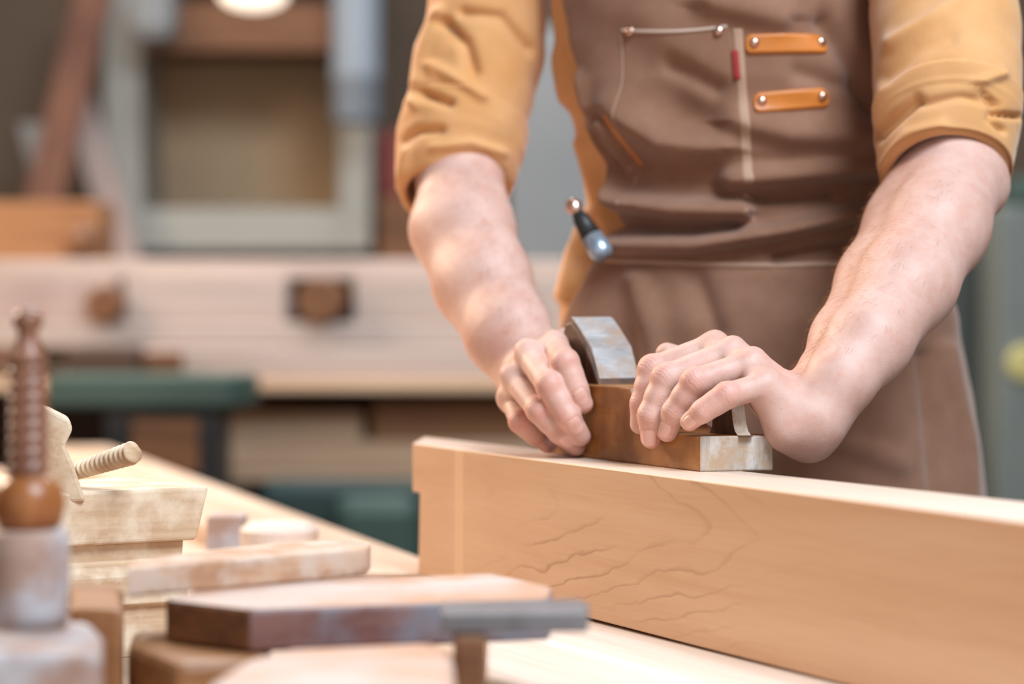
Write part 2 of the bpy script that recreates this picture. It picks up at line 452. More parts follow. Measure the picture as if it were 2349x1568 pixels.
bm_done('wooden_screw', bm, M['beech'], pp, smooth=True)
wpts = [(60, 1160), (60, 938), (96, 934), (112, 938), (160, 962), (166, 986), (148, 1022), (166, 1062), (196, 1150)]
bm = bmesh.new()
add_prism(bm, [to_local(pp, P(x, y, 1.96)) for x, y in wpts], [to_local(pp, P(x, y, 1.96) + Vector((-0.01, 0.045, 0))) for x, y in wpts])
bmesh.ops.recalc_face_normals(bm, faces=bm.faces); bevel(bm, 0.0025, 2)
bm_done('wedge', bm, M['beech'], pp)

# turned post with screw thread, far left foreground, and the block it stands on
zblk = -0.2075
o = slabpx('wood_block', [(-190, 1500), (-190, 1425), (205, 1425), (235, 1455), (232, 1500)], zblk, 0.311 + zblk, M['greypink'], 0.005)
tag(o, 'grey pink wooden block in the bottom left corner under the turned post', 'block')
c = P(64, 1290, 1.455)
base = Vector((c.x, c.y, ZCAM + zblk * K))
tp = tag(empty('turned_post', base), 'turned dark wooden screw post with a round tip, far left foreground', 'wooden screw')
ppx = 1.455 / F * K
zy = lambda y: P(64, y, 1.455).z - base.z
bm = bmesh.new()
lathe(bm, [(0.0, 88 * ppx), (zy(1395), 92 * ppx), (zy(1300), 94 * ppx), (zy(1225), 90 * ppx), (zy(1212), 80 * ppx)], 40)
bm_done('collar', bm, M['greypink'], tp, True)
bm = bmesh.new()
lathe(bm, [(zy(1214), 62 * ppx), (zy(1200), 76 * ppx), (zy(1160), 84 * ppx), (zy(1120), 78 * ppx), (zy(1098), 58 * ppx), (zy(1090), 48 * ppx)], 40)
bm_done('bulb', bm, M['bulb'], tp, True)
bm = bmesh.new()
thread_rod(bm, (0, 0, zy(1096)), (0, 0, zy(828)), 50 * ppx, 47 * ppx, 0.0075, 0.0016)
bm_done('threaded_shaft', bm, M['post'], tp, True)
bm = bmesh.new()
lathe(bm, [(zy(832), 47 * ppx), (zy(815), 42 * ppx), (zy(790), 30 * ppx), (zy(768), 22 * ppx), (zy(757), 24 * ppx), (zy(745), 33 * ppx), (zy(728), 34 * ppx), (zy(712), 24 * ppx), (zy(705), 0)], 36)
bm_done('tip', bm, M['post'], tp, True)

# worn strip, its rest, the painted board, the steel strip
o = slabpx('rest_block', [(160, 1392), (160, 1345), (262, 1340), (282, 1352), (278, 1398)], -0.2085, 0.311 - 0.2085, M['orange'], 0.004)
tag(o, 'orange brown block under the left end of the worn wooden strip', 'block')
o = slabpx('wooden_strip', [(290, 1303), (292, 1290), (470, 1262), (640, 1243), (806, 1236), (850, 1246), (842, 1258)], -0.1875, 0.021, M['worn'], 0.002, (0.72, 0.69))
tag(o, 'worn wooden strip with scuffed edges lying behind the dark painted board', 'strip')
dz = -0.2085
o = slabpx('painted_board', [(572, 1396), (376, 1374), (500, 1337), (1128, 1314), (1268, 1345), (1262, 1371), (1000, 1381)], dz, 0.0305, M['painted'], 0.003, (0.97, 0.24))
o.data.materials.append(M['toppaint']); o.data.materials.append(M['brown'])
for p in o.data.polygons:
    if p.normal.z > 0.9: p.material_index = 1
    elif p.normal.x < -0.5: p.material_index = 2
tag(o, 'thick board with dark painted edge and pale top, across the foreground', 'board')
o = slabpx('tan_block', [(400, 1520), (290, 1480), (300, 1448), (470, 1440), (620, 1445), (620, 1510)], -0.2395, 0.311 - 0.2395, M['orange'], 0.006)
tag(o, 'tan block on the bench under the left end of the dark painted board', 'block')
o = slabpx('steel_strip', [(1012, 1408), (1012, 1380), (1330, 1374), (1352, 1384), (1350, 1404)], -0.2030, 0.0135, M['steel'], 0.0015)
tag(o, 'flat grey metal strip jutting past the end of the dark painted board', 'metal strip')
o = slabpx('rest_block', [(1040, 1462), (1040, 1432), (1112, 1432), (1116, 1440), (1116, 1462)], -0.2167, 0.311 - 0.2167, M['brown'], 0.003)
tag(o, 'brown upright block under the grey metal strip', 'block')
o = slabpx('rounded_board', [(440, 1660), (478, 1562), (560, 1512), (660, 1488), (1000, 1473), (1040, 1488), (1046, 1560), (1040, 1660)], -0.2262, 0.311 - 0.2262, M['toppaint'], 0.006)
tag(o, 'pale rounded board along the bottom edge of the photo', 'board')

# ---------------------------------------------------------------- background: far bench with stacked boards
fy = 5.0
ztop = P(0, 872, fy).z
fb = tag(empty('back_workbench', (P(400, 870, fy).x, (fy + 0.35) * K, 0)), 'long workbench in the background carrying the stacked pale boards', 'workbench')
L = lambda p: Vector(p) - fb.location
x0, x1 = P(-500, 0, fy).x, P(1700, 0, fy).x
def FB(name, xa, xb, ya, yb, za, zb, mat, bev=0.004):
    return box(name, L((xa, ya, za)), L((xb, yb, zb)), mat, fb, bev)
FB('benchtop', x0, x1, fy * K, (fy + 0.8) * K, ztop - 0.022, ztop, M['pine'])
for xx in (x0 + 0.05, x1 - 0.05):
    for yy in (fy + 0.12, fy + 0.72):
        FB('leg', xx - 0.04, xx + 0.04, yy * K - 0.04, yy * K + 0.04, 0, ztop - 0.022, M['dark'])
zs = P(0, 1088, fy).z
xs0 = P(490, 0, fy).x
FB('shelf', xs0, x1, (fy + 0.1) * K, (fy + 0.75) * K, zs - 0.02, zs, M['pine'])
for xx in (xs0 + 0.03,):
    for yy in (fy + 0.14, fy + 0.70):
        FB('leg', xx - 0.025, xx + 0.025, yy * K - 0.03, yy * K + 0.03, 0, zs - 0.02, M['dark'])
FB('back_panel', x0, x1, (fy + 0.77) * K, (fy + 0.80) * K, 0.1, ztop - 0.022, M['dark'])

def board(px0, px1, py0, py1, d, depth, mat, label, name='stacked_board', cat='board', group='boards stacked on the back workbench', bev=0.006, down=None):
    o = boxpx(name, px0, px1, py0, py1, d, depth, mat, bev=bev, down=down)
    tag(o, label, cat, group); return o
e = 0.001
zl = [P(0, y, fy).z for y in (872, 800, 742, 640, 592)]
def layer(px0, px1, i, d, depth, mat, label, top=None):
    a, b = P(px0, 800, d), P(px1, 800, d)
    o = box('stacked_board', (a.x, d * K, zl[i] + 0.0005), (b.x, (d + depth) * K, (zl[i + 1] if top is None else top)), mat, None, 0.005)
    tag(o, label, 'board', 'boards stacked on the back workbench'); return o
layer(330, 1500, 0, fy + 0.03, 0.42, M['stack'], 'lowest pale board of the stack on the back workbench')
layer(-300, 1480, 1, fy + 0.06, 0.40, M['stack'], 'second pale board from the bottom of the background stack')
layer(285, 655, 2, fy + 0.10, 0.34, M['stack'], 'pale board of the background stack, left of the brown round block')
layer(812, 1420, 2, fy + 0.10, 0.34, M['stack'], 'pale board of the background stack, right of the brown round block')
layer(-320, 262, 2, fy + 0.14, 0.30, M['pinkgrey'], 'pinkish board at the left end of the background stack')
layer(-300, 1300, 3, fy + 0.20, 0.30, M['stack'], 'topmost wide board of the background stack')
zz = P(0, 664, 4.36)
bm = bmesh.new(); r = 52 / F * fy * K
lathe(bm, [(0, r * 0.9), (0.01, r), (0.2, r), (0.205, r * 0.9)], 24, axis=Vector((0, 1, 0)))
c = P(733, 664, fy + 0.02)
o = bm_done('round_block', bm, M['brown']); o.location = (c.x, c.y, zl[2] + r + 0.0005)
tag(o, 'brown round log end wedged between pale boards in the background', 'log')
o = boxpx('brown_block', 150, 320, 800, 872, fy + 0.01, 0.1, M['dark'], bev=0.01, down=zl[0] + 0.0005)
o2 = boxpx('brown_block', 332, 420, 806, 872, fy + 0.005, 0.012, M['brown'], bev=0.005, down=zl[0] + 0.0005)
tag(o, 'dark brown block on the back workbench above the green machine', 'block')
tag(o2, 'small brown block leaning on the lowest pale board in the background', 'block')
# boards on the shelf below
zsh = zs + 0.0005
for i, (a0, a1, y0, y1, m, lab) in enumerate((
        (505, 1230, 1020, 1088, 'pine', 'lower orange board on the shelf under the back workbench'),
        (520, 830, 950, 1020, 'pine', 'upper left orange board on the shelf under the back workbench'),
        (850, 1300, 930, 1020, 'orange', 'upper right orange board on the shelf under the back workbench'))):
    za, zb_ = P(0, y1, fy).z, P(0, y0, fy).z
    pa, pb = P(a0, 0, fy + 0.15), P(a1, 0, fy + 0.15)
    o = box('shelf_board', (pa.x, (fy + 0.15) * K, za + 0.0005), (pb.x, (fy + 0.6) * K, zb_), M[m], None, 0.006)
    tag(o, lab, 'board', 'boards on the shelf under the back workbench')
# green machine table
gy = 4.62
gt = tag(empty('machine_table', P(340, 900, gy + 0.1) * 1.0), 'green metal machine table with a rounded end in the background', 'machine')
gt.location.z = 0
L = lambda p: Vector(p) - gt.location
bm = bmesh.new()
za, zb_ = P(0, 935, gy).z, P(0, 862, gy).z
pts = []
xa, xb = P(100, 0, gy).x, P(520, 0, gy).x; ya, yb = gy * K, (gy + 0.25) * K; rr = (yb - ya) / 2
pts = [(xa, ya)] + [(xb + rr * 0.4 * math.sin(t), (ya + yb) / 2 - rr * math.cos(t)) for t in [math.pi * k / 10 for k in range(11)]] + [(xa, yb)]
add_prism(bm, [L((x, y, za)) for x, y in pts], [L((x, y, zb_)) for x, y in pts])
bmesh.ops.recalc_face_normals(bm, faces=bm.faces); bevel(bm, 0.008, 2)
bm_done('table', bm, M['green'], gt)
pa = P(230, 0, gy); pb = P(500, 0, gy)
box('neck', L((pa.x, ya + 0.03, 0.55)), L((pb.x, yb - 0.03, za)), M['darkmetal'], gt, 0.005)
pa = P(296, 0, gy); pb = P(452, 0, gy)
box('drawer', L((pa.x, ya + 0.015, P(0, 1090, gy).z)), L((pb.x, ya + 0.08, P(0, 962, gy).z)), M['brown'], gt, 0.004)
pa = P(200, 0, gy); pb = P(560, 0, gy)
box('base', L((pa.x, ya + 0.01, 0)), L((pb.x, yb - 0.01, 0.56)), M['teal'], gt, 0.01)
o = boxpx('machine_housing', 590, 1130, 1105, 1500, 4.85, 0.1, M['teal'], bev=0.02, down=0)
tag(o, 'dark teal machine housing on the floor below the back workbench', 'machine')
o = boxpx('machine_housing', 760, 960, 1140, 1500, 4.74, 0.08, M['green'], bev=0.03, down=0)
tag(o, 'dark green rounded housing in front of the teal machine housing', 'machine')
# crate and knob on the stack, left
o = boxpx('wooden_crate', -260, 232, 462, 592, fy + 0.4, 0.2, M['orange'], bev=0.006, down=zl[4] + 0.0005)
tag(o, 'orange brown wooden box on top of the board stack, far left', 'box')
bm = bmesh.new(); lathe(bm, [(0, 0.02), (0.01, 0.034), (0.05, 0.038), (0.07, 0.02), (0.072, 0)], 20)
c = P(190, 590, fy + 0.26); o = bm_done('brown_jar', bm, M['brown'], smooth=True); o.location = (c.x, c.y, zl[4] + 0.0005)
tag(o, 'small brown pot on the board stack before the orange brown box', 'pot')
bm = bmesh.new(); lathe(bm, [(0, 0.03), (0.004, 0.036), (0.06, 0.036), (0.064, 0.03)], 20, axis=Vector((0, 1, 0)))
c = P(235, 700, fy + 0.02); o = bm_done('round_offcut', bm, M['brown']); o.location = (c.x, (fy + 0.03) * K, zl[2] + 0.0365)
tag(o, 'dull reddish round offcut at the left of the background board stack', 'offcut')

# ---------------------------------------------------------------- background: wall
cy = 6.75
wc = tag(empty('wall_cabinet', (P(530, 0, cy).x, YW, 0)), 'open wall cabinet with grey frame and tan back in the background', 'cabinet')
L = lambda p: Vector(p) - wc.location
def WC(name, px0, px1, py0, py1, d0, d1, mat):
    a, b = P(px0, py1, d0), P(px1, py0, d0)
    return box(name, L((a.x, d0 * K, a.z)), L((b.x, d1 * K, b.z)), mat, wc, 0.004)
d1 = YW / K - 0.002
WC('side_panel', 240, 326, -160, 575, cy, d1, M['frame'])
WC('side_panel', 778, 850, -160, 575, cy, d1, M['frame'])
WC('bottom_panel', 326, 778, 478, 575, cy, d1, M['frame'])
WC('top_panel', 326, 778, -160, -60, cy, d1, M['ceil'])
WC('back_panel', 326, 778, -60, 478, d1 - 0.03, d1, M['tan'])
WC('shelf', 326, 778, 60, 100, cy - 0.10, d1 - 0.03, M['ceil'])  # added shelf, drawn forward to shade the back panel below it
WC('valance', 326, 778, 8, 118, cy - 0.14, cy - 0.10, M['brown'])
# duct
dy = 6.5
bm = bmesh.new(); r = 55 / F * dy * K; c = P(818, 0, dy); zlow = P(0, 285, dy).z
lathe(bm, [(0, r * 0.88), (0.012, r), (0.10, r), (0.105, r * 1.06), (0.125, r * 1.06), (0.13, r), (4.6 - zlow, r)], 32)
o = bm_done('ceiling_duct', bm, M['duct'], smooth=True); o.location = (c.x, c.y, zlow)
tag(o, 'blue grey metal duct pipe hanging down from the ceiling', 'duct')
# pendant lamp
ly = 5.8
c = P(583, -15, ly); zl0 = P(0, 22, ly).z
pdl = tag(empty('pendant_lamp', (c.x, c.y, zl0)), 'round lit pendant lamp at the top of the background', 'lamp')
u = ly / F * K
tl = NT('lamp_glow'); tl.b.inputs['Emission Color'].default_value = (1.0, 0.86, 0.70, 1); tl.b.inputs['Emission Strength'].default_value = 1.5
glow = tl.done(rgb(240, 230, 215), 0.5)
bm = bmesh.new(); lathe(bm, [(0, 0), (1 * u, 30 * u), (8 * u, 55 * u), (22 * u, 74 * u), (40 * u, 80 * u)], 32)
bm_done('diffuser', bm, glow, pdl, True)
bm = bmesh.new(); lathe(bm, [(36 * u, 86 * u), (42 * u, 86 * u), (70 * u, 70 * u), (100 * u, 20 * u), (110 * u, 0.012), (112 * u, 0)], 32)
bm_done('lamp_shade', bm, M['darkmetal'], pdl, True)
bm = bmesh.new(); lathe(bm, [(108 * u, 0.006), (4.6 - zl0, 0.006)], 10)
bm_done('cord', bm, M['darkmetal'], pdl, True)
# leaning planks on the left
def lean(name, x_top, y_top, x_mid, y_mid, wpx, d, mat, label):
    """A plank standing on the floor and leaning back."""
    yf = HZ + (ZCAM / K) / d * F
    xb = x_top + (x_mid - x_top) * (yf - y_top) / (y_mid - y_top)
    bm = bmesh.new()
    pa = [P(xb - wpx / 2, yf, d), P(xb + wpx / 2, yf, d), P(x_top + wpx / 2, y_top, d), P(x_top - wpx / 2, y_top, d)]
    org = Vector((pa[0].x, pa[0].y, 0)); t = Vector((0, 0.03, 0)); ln = Vector((0, (6.74 * K - d * K - 0.036), 0))
    q = [pa[0], pa[1], pa[2] + ln, pa[3] + ln]
    add_prism(bm, [p - org for p in q], [p - org + t for p in q])
    o = bm_done(name, bm, mat); o.location = org
    return tag(o, label, 'plank', 'planks leaning by the wall cabinet')
lean('leaning_plank', 95, 130, 205, 460, 70, 6.3, M['pinkgrey'], 'pinkish grey plank leaning left beside the wall cabinet')
lean('leaning_plank', 40, 270, 120, 560, 60, 6.5, M['bluegrey'], 'blue grey plank leaning just left of the pinkish plank')
lean('leaning_plank', 120, -160, 20, 400, 90, 6.0, M['redbrown'], 'dark reddish plank leaning right at the far left')
o = boxpx('wall_box', 290, 400, -60, 96, 6.5, 0.24, M['greysteel'], bev=0.04)
tag(o, 'rounded grey box mounted at the upper left of the wall cabinet', 'box')
o.location.y += 0.0
o = boxpx('steel_cabinet', 1165, 1480, 60, 1500, 6.4, 0.5, M['greysteel'], bev=0.006, down=0)
tag(o, 'tall grey steel cabinet behind the person, left of the apron', 'cabinet')
o = boxpx('red_box', 868, 945, 300, 452, 6.9, YW / K - 6.9 - 0.002, M['red'], bev=0.01)
tag(o, 'dull red box on the wall behind the left sleeve', 'box')
o = boxpx('wooden_cupboard', 868, 1150, 452, 1500, 6.7, 0.4, M['brown'], bev=0.006, down=0)
tag(o, 'brown cupboard below the dull red box, mostly behind the arm', 'cupboard')
# machines on the right
my = 5.2
mc = tag(empty('tall_machine', (P(2400, 0, my).x, (my + 0.2) * K, 0)), 'tall grey green machine with a yellow button at the right edge', 'machine')
L = lambda p: Vector(p) - mc.location
a, b = P(2290, 470, my), P(2620, 470, my)
box('housing', L((a.x, my * K, 0)), L((b.x, (my + 0.5) * K, a.z)), M['machine'], mc, 0.01)
a2 = P(2318, 405, my); b2 = P(2440, 445, my)
box('control_box', L((a2.x, my * K, a.z)), L((b2.x, (my + 0.15) * K, a2.z)), M['green'], mc, 0.008)
bm = bmesh.new(); lathe(bm, [(0, 0.036), (0.012, 0.036), (0.016, 0.03), (0.017, 0)], 24, L(P(2352, 832, my - 0.001)), Vector((0, -1, 0)))
bm_done('button', bm, M['yellow'], mc)
o = boxpx('machine_column', 2090, 2284, 470, 1500, 5.4, 0.4, M['machinedark'], bev=0.02, down=0)
tag(o, 'dark grey green machine column right of the apron', 'machine')
# ---------------------------------------------------------------- the person: one continuous body surface
MM = 0.001
class Prim:
    """Tapered capsule (optionally flattened along one direction) or, with a == b, a ball."""
    def __init__(s, a, b, ra, rb, flat=None, f=1.0):
        s.a = np.array(a, np.float32); s.b = np.array(b, np.float32)
        s.ra, s.rb = np.float32(ra), np.float32(rb)
        s.flat = None if flat is None else np.array(Vector(flat).normalized(), np.float32); s.f = np.float32(f)
        s.d = s.b - s.a; s.l2 = np.float32(max(float(s.d @ s.d), 1e-12))
    def __call__(s, p):
        q = p - s.a
        if s.flat is not None:
            dd = s.d - s.flat * (s.d @ s.flat)
            l2 = max(float(dd @ dd), 1e-12)
            t = np.clip((q @ dd) / l2, 0, 1)
            e = q - t[:, None] * s.d
            m = e @ s.flat
            e = e + (m * (1 / s.f - 1))[:, None] * s.flat
            dist = np.sqrt((e * e).sum(1)) - (s.ra + (s.rb - s.ra) * t)
            return dist * s.f
        t = np.clip((q @ s.d) / s.l2, 0, 1)
        e = q - t[:, None] * s.d
        return np.sqrt((e * e).sum(1)) - (s.ra + (s.rb - s.ra) * t)
def smin(a, b, k):
    h = np.maximum(k - np.abs(a - b), 0) / k
    return np.minimum(a, b) - h * h * (k * 0.25)
class Field:
    """Groups of primitives: each group blends inside with its own k; groups then join in order."""
    def __init__(s): s.groups = []
    def add(s, prims, kin, kout, sub=False): s.groups.append((prims, kin, kout, sub))
    def all(s): return [p for g in s.groups for p in g[0]]
    def __call__(s, p, keep=None):
        d = None
        for prims, kin, kout, sub in s.groups:
            g = None
            for pr in prims:
                if keep is not None and id(pr) not in keep: continue
                v = pr(p)
                g = v if g is None else smin(g, v, kin)
            if g is None: continue
            if sub:
                if d is not None: d = -smin(-d, g, kout)
            else:
                d = g if d is None else smin(d, g, kout)
        if d is None: d = np.full(len(p), 1.0, np.float32)
        return d
def polygonize(field, lo, hi, h, B=16):
    """Surface nets over only those blocks that the surface crosses."""
    lo = np.array(lo, np.float32); hi = np.array(hi, np.float32)
    nb = np.ceil((hi - lo) / (h * B)).astype(int)
    gi = np.stack(np.meshgrid(*[np.arange(n) for n in nb], indexing='ij'), -1).reshape(-1, 3)
    cen = (lo + (gi * B + B / 2) * h).astype(np.float32)
    prims = field.all()
    rad = h * (B + 2) * 0.87
    PD = np.stack([p(cen) for p in prims], 1)
    dm = field(cen)
    act = np.nonzero(np.abs(dm) < rad * 1.5 + 0.004)[0]
    n = B + 2
    loc = np.stack(np.meshgrid(*[np.arange(n)] * 3, indexing='ij'), -1).reshape(-1, 3) - 1
    D = (nb + 2) * B + 8
    keyf = lambda ijk: ((ijk[..., 0] + 4).astype(np.int64) * D[1] + ijk[..., 1] + 4) * D[2] + ijk[..., 2] + 4
    VK, VP, Q = [], [], []
    cs = [(i, j, k) for i in (0, 1) for j in (0, 1) for k in (0, 1)]
    edges = [(a, b) for ai, a in enumerate(cs) for b in cs[ai + 1:] if sum(abs(x - y) for x, y in zip(a, b)) == 1]
    for bi in act:
        m = PD[bi].min()
        keep = {id(prims[j]) for j in np.nonzero(PD[bi] < max(m, 0) + 2.2 * rad + 0.016)[0]}
        base = gi[bi] * B
        p = (lo + (base + loc) * h).astype(np.float32)
        d = field(p, keep).reshape(n, n, n)
        s = d < 0
        if s.all() or not s.any(): continue
        c = n - 1
        C = {o: d[o[0]:o[0] + c, o[1]:o[1] + c, o[2]:o[2] + c] for o in cs}
        S = {o: s[o[0]:o[0] + c, o[1]:o[1] + c, o[2]:o[2] + c] for o in cs}
        cnt = np.zeros((c, c, c), np.float32); acc = np.zeros((c, c, c, 3), np.float32)
        for a, b in edges:
            x = S[a] != S[b]
            t = np.where(x, C[a] / np.where(x, C[a] - C[b], 1), 0)
            cnt += x
            for ax_ in range(3):
                acc[..., ax_] += np.where(x, a[ax_] + t * (b[ax_] - a[ax_]), 0)
        ci = np.argwhere(cnt > 0)
        pos = acc[ci[:, 0], ci[:, 1], ci[:, 2]] / cnt[ci[:, 0], ci[:, 1], ci[:, 2]][:, None]
        gcell = base + ci - 1
        VK.append(keyf(gcell)); VP.append(lo + (gcell + pos) * h)
        own = slice(1, n - 1)
        for ax_ in range(3):
            sl0 = [own] * 3; sl1 = [own] * 3; sl1[ax_] = slice(2, n)
            A, Bq = s[tuple(sl0)], s[tuple(sl1)]
            e = np.argwhere(A != Bq)
            if not len(e): continue
            flip = A[e[:, 0], e[:, 1], e[:, 2]]
            g = base + e
            u = np.zeros(3, int); v = np.zeros(3, int); u[(ax_ + 1) % 3] = 1; v[(ax_ + 2) % 3] = 1
            q = np.stack([keyf(g - u - v), keyf(g - v), keyf(g), keyf(g - u)], 1)
            q[~flip] = q[~flip][:, ::-1]
            Q.append(q)
    VK = np.concatenate(VK); VP = np.concatenate(VP); Q = np.concatenate(Q)
    uk, first = np.unique(VK, return_index=True)
    V = VP[first]; Fq = np.searchsorted(uk, Q)
    # snap to the true surface
    for _ in range(2):
        V = snap(field, V, h * 0.4)
    return V.astype(np.float64), Fq
def grad(field, V, e):
    G_ = np.empty_like(V); d0 = np.empty(len(V), np.float32)
    for i in range(0, len(V), 40000):
        p = V[i:i + 40000].astype(np.float32); d = field(p); d0[i:i + 40000] = d
        for a in range(3):
            q = p.copy(); q[:, a] += e
            G_[i:i + 40000, a] = (field(q) - d) / e
    return d0, G_
def snap(field, V, e):
    d, g = grad(field, V, e)
    n2 = np.maximum((g * g).sum(1), 0.15)
    return V - g * np.clip(d / n2, -2 * e, 2 * e)[:, None]

def chain(pts, rad):
    return [Prim(a, b, ra, rb) for a, b, ra, rb in zip(pts, pts[1:], rad, rad[1:])]
def PX(lst):
    return [P(*q) for q in lst]

# hands: joints as (photo x, photo y, depth); knuckle, middle joint, end joint, fingertip
LH = dict(
    index=[(1634, 798, 2.030), (1499, 848, 2.028), (1475, 925, 2.026), (1469, 972, 2.031)],
    middle=[(1674, 811, 2.006), (1530, 868, 1.998), (1493, 951, 1.998), (1494, 1004, 2.006)],
    ring=[(1720, 836, 1.984), (1596, 876, 1.972), (1547, 944, 1.980), (1531, 990, 1.990)],
    little=[(1752, 884, 1.962), (1667, 907, 1.944), (1613, 942, 1.945), (1582, 967, 1.956)])
RH = dict(
    index=[(1272, 797, 2.170), (1297, 832, 2.115), (1322, 893, 2.110), (1338, 926, 2.113)],
    middle=[(1215, 815, 2.160), (1262, 884, 2.110), (1303, 955, 2.105), (1332, 1000, 2.115)],
    ring=[(1183, 868, 2.165), (1238, 940, 2.120), (1286, 992, 2.120), (1321, 1024, 2.130)],
    little=[(1176, 918, 2.185), (1195, 966, 2.150), (1229, 997, 2.155), (1257, 1020, 2.170)])
RADII = dict(index=(11.4, 10.6, 9.2, 7.9), middle=(11.4, 10.8, 9.4, 8.1), ring=(11.0, 10.2, 8.9, 7.7), little=(10.2, 9.1, 7.9, 6.9))
NAILS = {'L': dict(index=(1461, 969), middle=(1486, 1011), ring=(1519, 990), little=(1577, 973)),
         'R': dict(index=(1337, 914), middle=(1326, 980), ring=(1302, 1018), little=(1256, 1023))}
def build_arm(side):
    f = Field(); J = LH if side == 'L' else RH
    if side == 'L':
        carp = [P(1852, 930, 2.035), P(1862, 945, 2.012), P(1868, 955, 1.990), P(1866, 968, 1.972)]
        ulna = PX([(1872, 958, 1.972), (1930, 868, 1.985), (1992, 785, 2.010), (2080, 650, 2.070), (2150, 520, 2.130), (2190, 410, 2.185)])
        ru = [22, 24, 30, 36.5, 39, 40]
        rad_ = PX([(1860, 935, 2.015), (1902, 868, 2.035), (1950, 785, 2.065), (2025, 650, 2.125), (2095, 520, 2.180), (2160, 400, 2.215)])
        rr_ = [21, 23, 29, 35, 38, 40]
        elbow, shoulder = P(2182, 395, 2.20), P(2120, -330, 2.42)
    else:
        carp = [P(1238, 822, 2.240), P(1218, 838, 2.238), P(1202, 856, 2.238), P(1194, 876, 2.245)]
        ulna = PX([(1200, 862, 2.240), (1148, 775, 2.270), (1086, 655, 2.330), (1038, 525, 2.385), (1052, 400, 2.430)])
        ru = [22, 27.5, 33, 36, 32]
        rad_ = PX([(1232, 835, 2.232), (1178, 748, 2.262), (1124, 640, 2.315), (1078, 525, 2.370), (1062, 400, 2.425)])
        rr_ = [22, 28, 34, 37, 36]
        elbow, shoulder = P(1050, 375, 2.43), P(1168, -330, 2.47)
    arm = chain(ulna, [r * MM for r in ru]) + chain(rad_, [r * MM for r in rr_])
    arm += [Prim(elbow, elbow.lerp(shoulder, 0.5), 36 * MM, 32 * MM)]
    if side == 'L':
        oc = P(2244, 432, 2.19)
        arm += [Prim(oc, oc.lerp(elbow, 0.5), 23 * MM, 30 * MM)]
    else:
        oc = P(1000, 470, 2.45)
        arm += [Prim(oc, oc.lerp(elbow, 0.5), 18 * MM, 24 * MM)]
    f.add(arm, 14 * MM, 8 * MM)
    # palm: one bone per finger plus the fleshy pads
    names = ('index', 'middle', 'ring', 'little')
    palm = []
    for nme, c in zip(names, carp):
        k = P(*J[nme][0]); palm.append(Prim(c, k, 13.5 * MM, 11.2 * MM))
    pad_dir = None
    if side == 'L':
        palm += [Prim(P(1758, 908, 1.968), P(1812, 980, 1.968), 12 * MM, 16.5 * MM),
                 Prim(P(1812, 980, 1.968), P(1856, 998, 1.978), 17 * MM, 18 * MM),
                 Prim(P(1856, 998, 1.978), P(1884, 955, 1.985), 18 * MM, 20 * MM),
                 Prim(P(1735, 890, 2.02), P(1828, 985, 2.02), 13 * MM, 18 * MM),
                 Prim(P(1832, 985, 2.04), P(1745, 900, 2.075), 18 * MM, 15 * MM)]
        f.add(palm, 11 * MM, 12 * MM)
        th = chain(PX([(1760, 890, 2.075), (1665, 850, 2.085), (1590, 832, 2.085), (1530, 812, 2.080)]), [15 * MM, 11.5 * MM, 10 * MM, 9 * MM])
    else:
        palm += [Prim(P(1205, 880, 2.238), P(1196, 935, 2.205), 16 * MM, 13 * MM),
                 Prim(P(1225, 860, 2.225), P(1225, 860, 2.190), 15 * MM, 14 * MM)]
        f.add(palm, 11 * MM, 12 * MM)
        th = chain(PX([(1240, 825, 2.240), (1272, 795, 2.238), (1296, 781, 2.225), (1326, 790, 2.228)]), [15 * MM, 11.5 * MM, 9.5 * MM, 8.5 * MM])
    f.add(th, 5 * MM, 8 * MM)
    # tendons and knuckle caps
    ten = []
    for nme, c in zip(names, carp):
        k = P(*J[nme][0]); pip = P(*J[nme][1])
        ax1 = (k - c).normalized(); ax2 = (pip - k).normalized()
        dors = (ax1 - ax2); dors = (dors - ax1 * dors.dot(ax1)).normalized()
        ten.append(Prim(k + dors * 5.6 * MM, k + dors * 5.6 * MM, 8.4 * MM, 8.4 * MM))
        ten.append(Prim(c.lerp(k, 0.35) + dors * 10.5 * MM, k.lerp(c, 0.12) + dors * 9.0 * MM, 2.6 * MM, 3.2 * MM))
    f.add(ten, 4 * MM, 7 * MM)
    # fingers
    fingers = []
    for nme in names:
        p = PX(J[nme]); r = [x * MM for x in RADII[nme]]
        ch = [Prim(p[0], p[1], r[0] * 0.98, r[1]), Prim(p[1], p[1].lerp(p[2], 0.5), r[1], r[1] * 0.93), Prim(p[1].lerp(p[2], 0.5), p[2], r[1] * 0.93, r[2]),
              Prim(p[2], p[3], r[2], r[3])]
        mid = p[0].lerp(p[1], 0.5); d1 = (p[1] - p[0]).normalized(); d2 = (p[2] - p[1]).normalized()
        dors = (d1 - d2)
        if dors.length > 1e-3:
            dors.normalize()
            ch.append(Prim(p[1] + dors * 2.8 * MM, p[1] + dors * 2.8 * MM, r[1] * 0.84, r[1] * 0.84))
        pul = p[2].lerp(p[3], 0.7)
        fingers.append((ch, nme))
    for ch, nme in fingers:
        pass
    # fingers must stay apart from each other: join each with a tight blend to the rest, and softly to the palm near the knuckle
    roots = [Prim(P(*J[a][0]).lerp(P(*J[a][1]), 0.12), P(*J[b][0]).lerp(P(*J[b][1]), 0.12), 8.0 * MM, 7.5 * MM) for a, b in zip(names, names[1:])]
    f.add(roots, 4 * MM, 7 * MM)
    for ch, nme in fingers:
        f.add(ch, 4.5 * MM, 2.2 * MM)
    # veins
    veins = []
    if side == 'L':
        for pts in ([(1800, 880, 1.99), (1760, 850, 1.985), (1725, 842, 1.968)], ):
            pass
    cl = elbow.lerp(shoulder, 0.36); nrm = (shoulder - elbow).normalized()
    return f, J, elbow, shoulder, cl, nrm

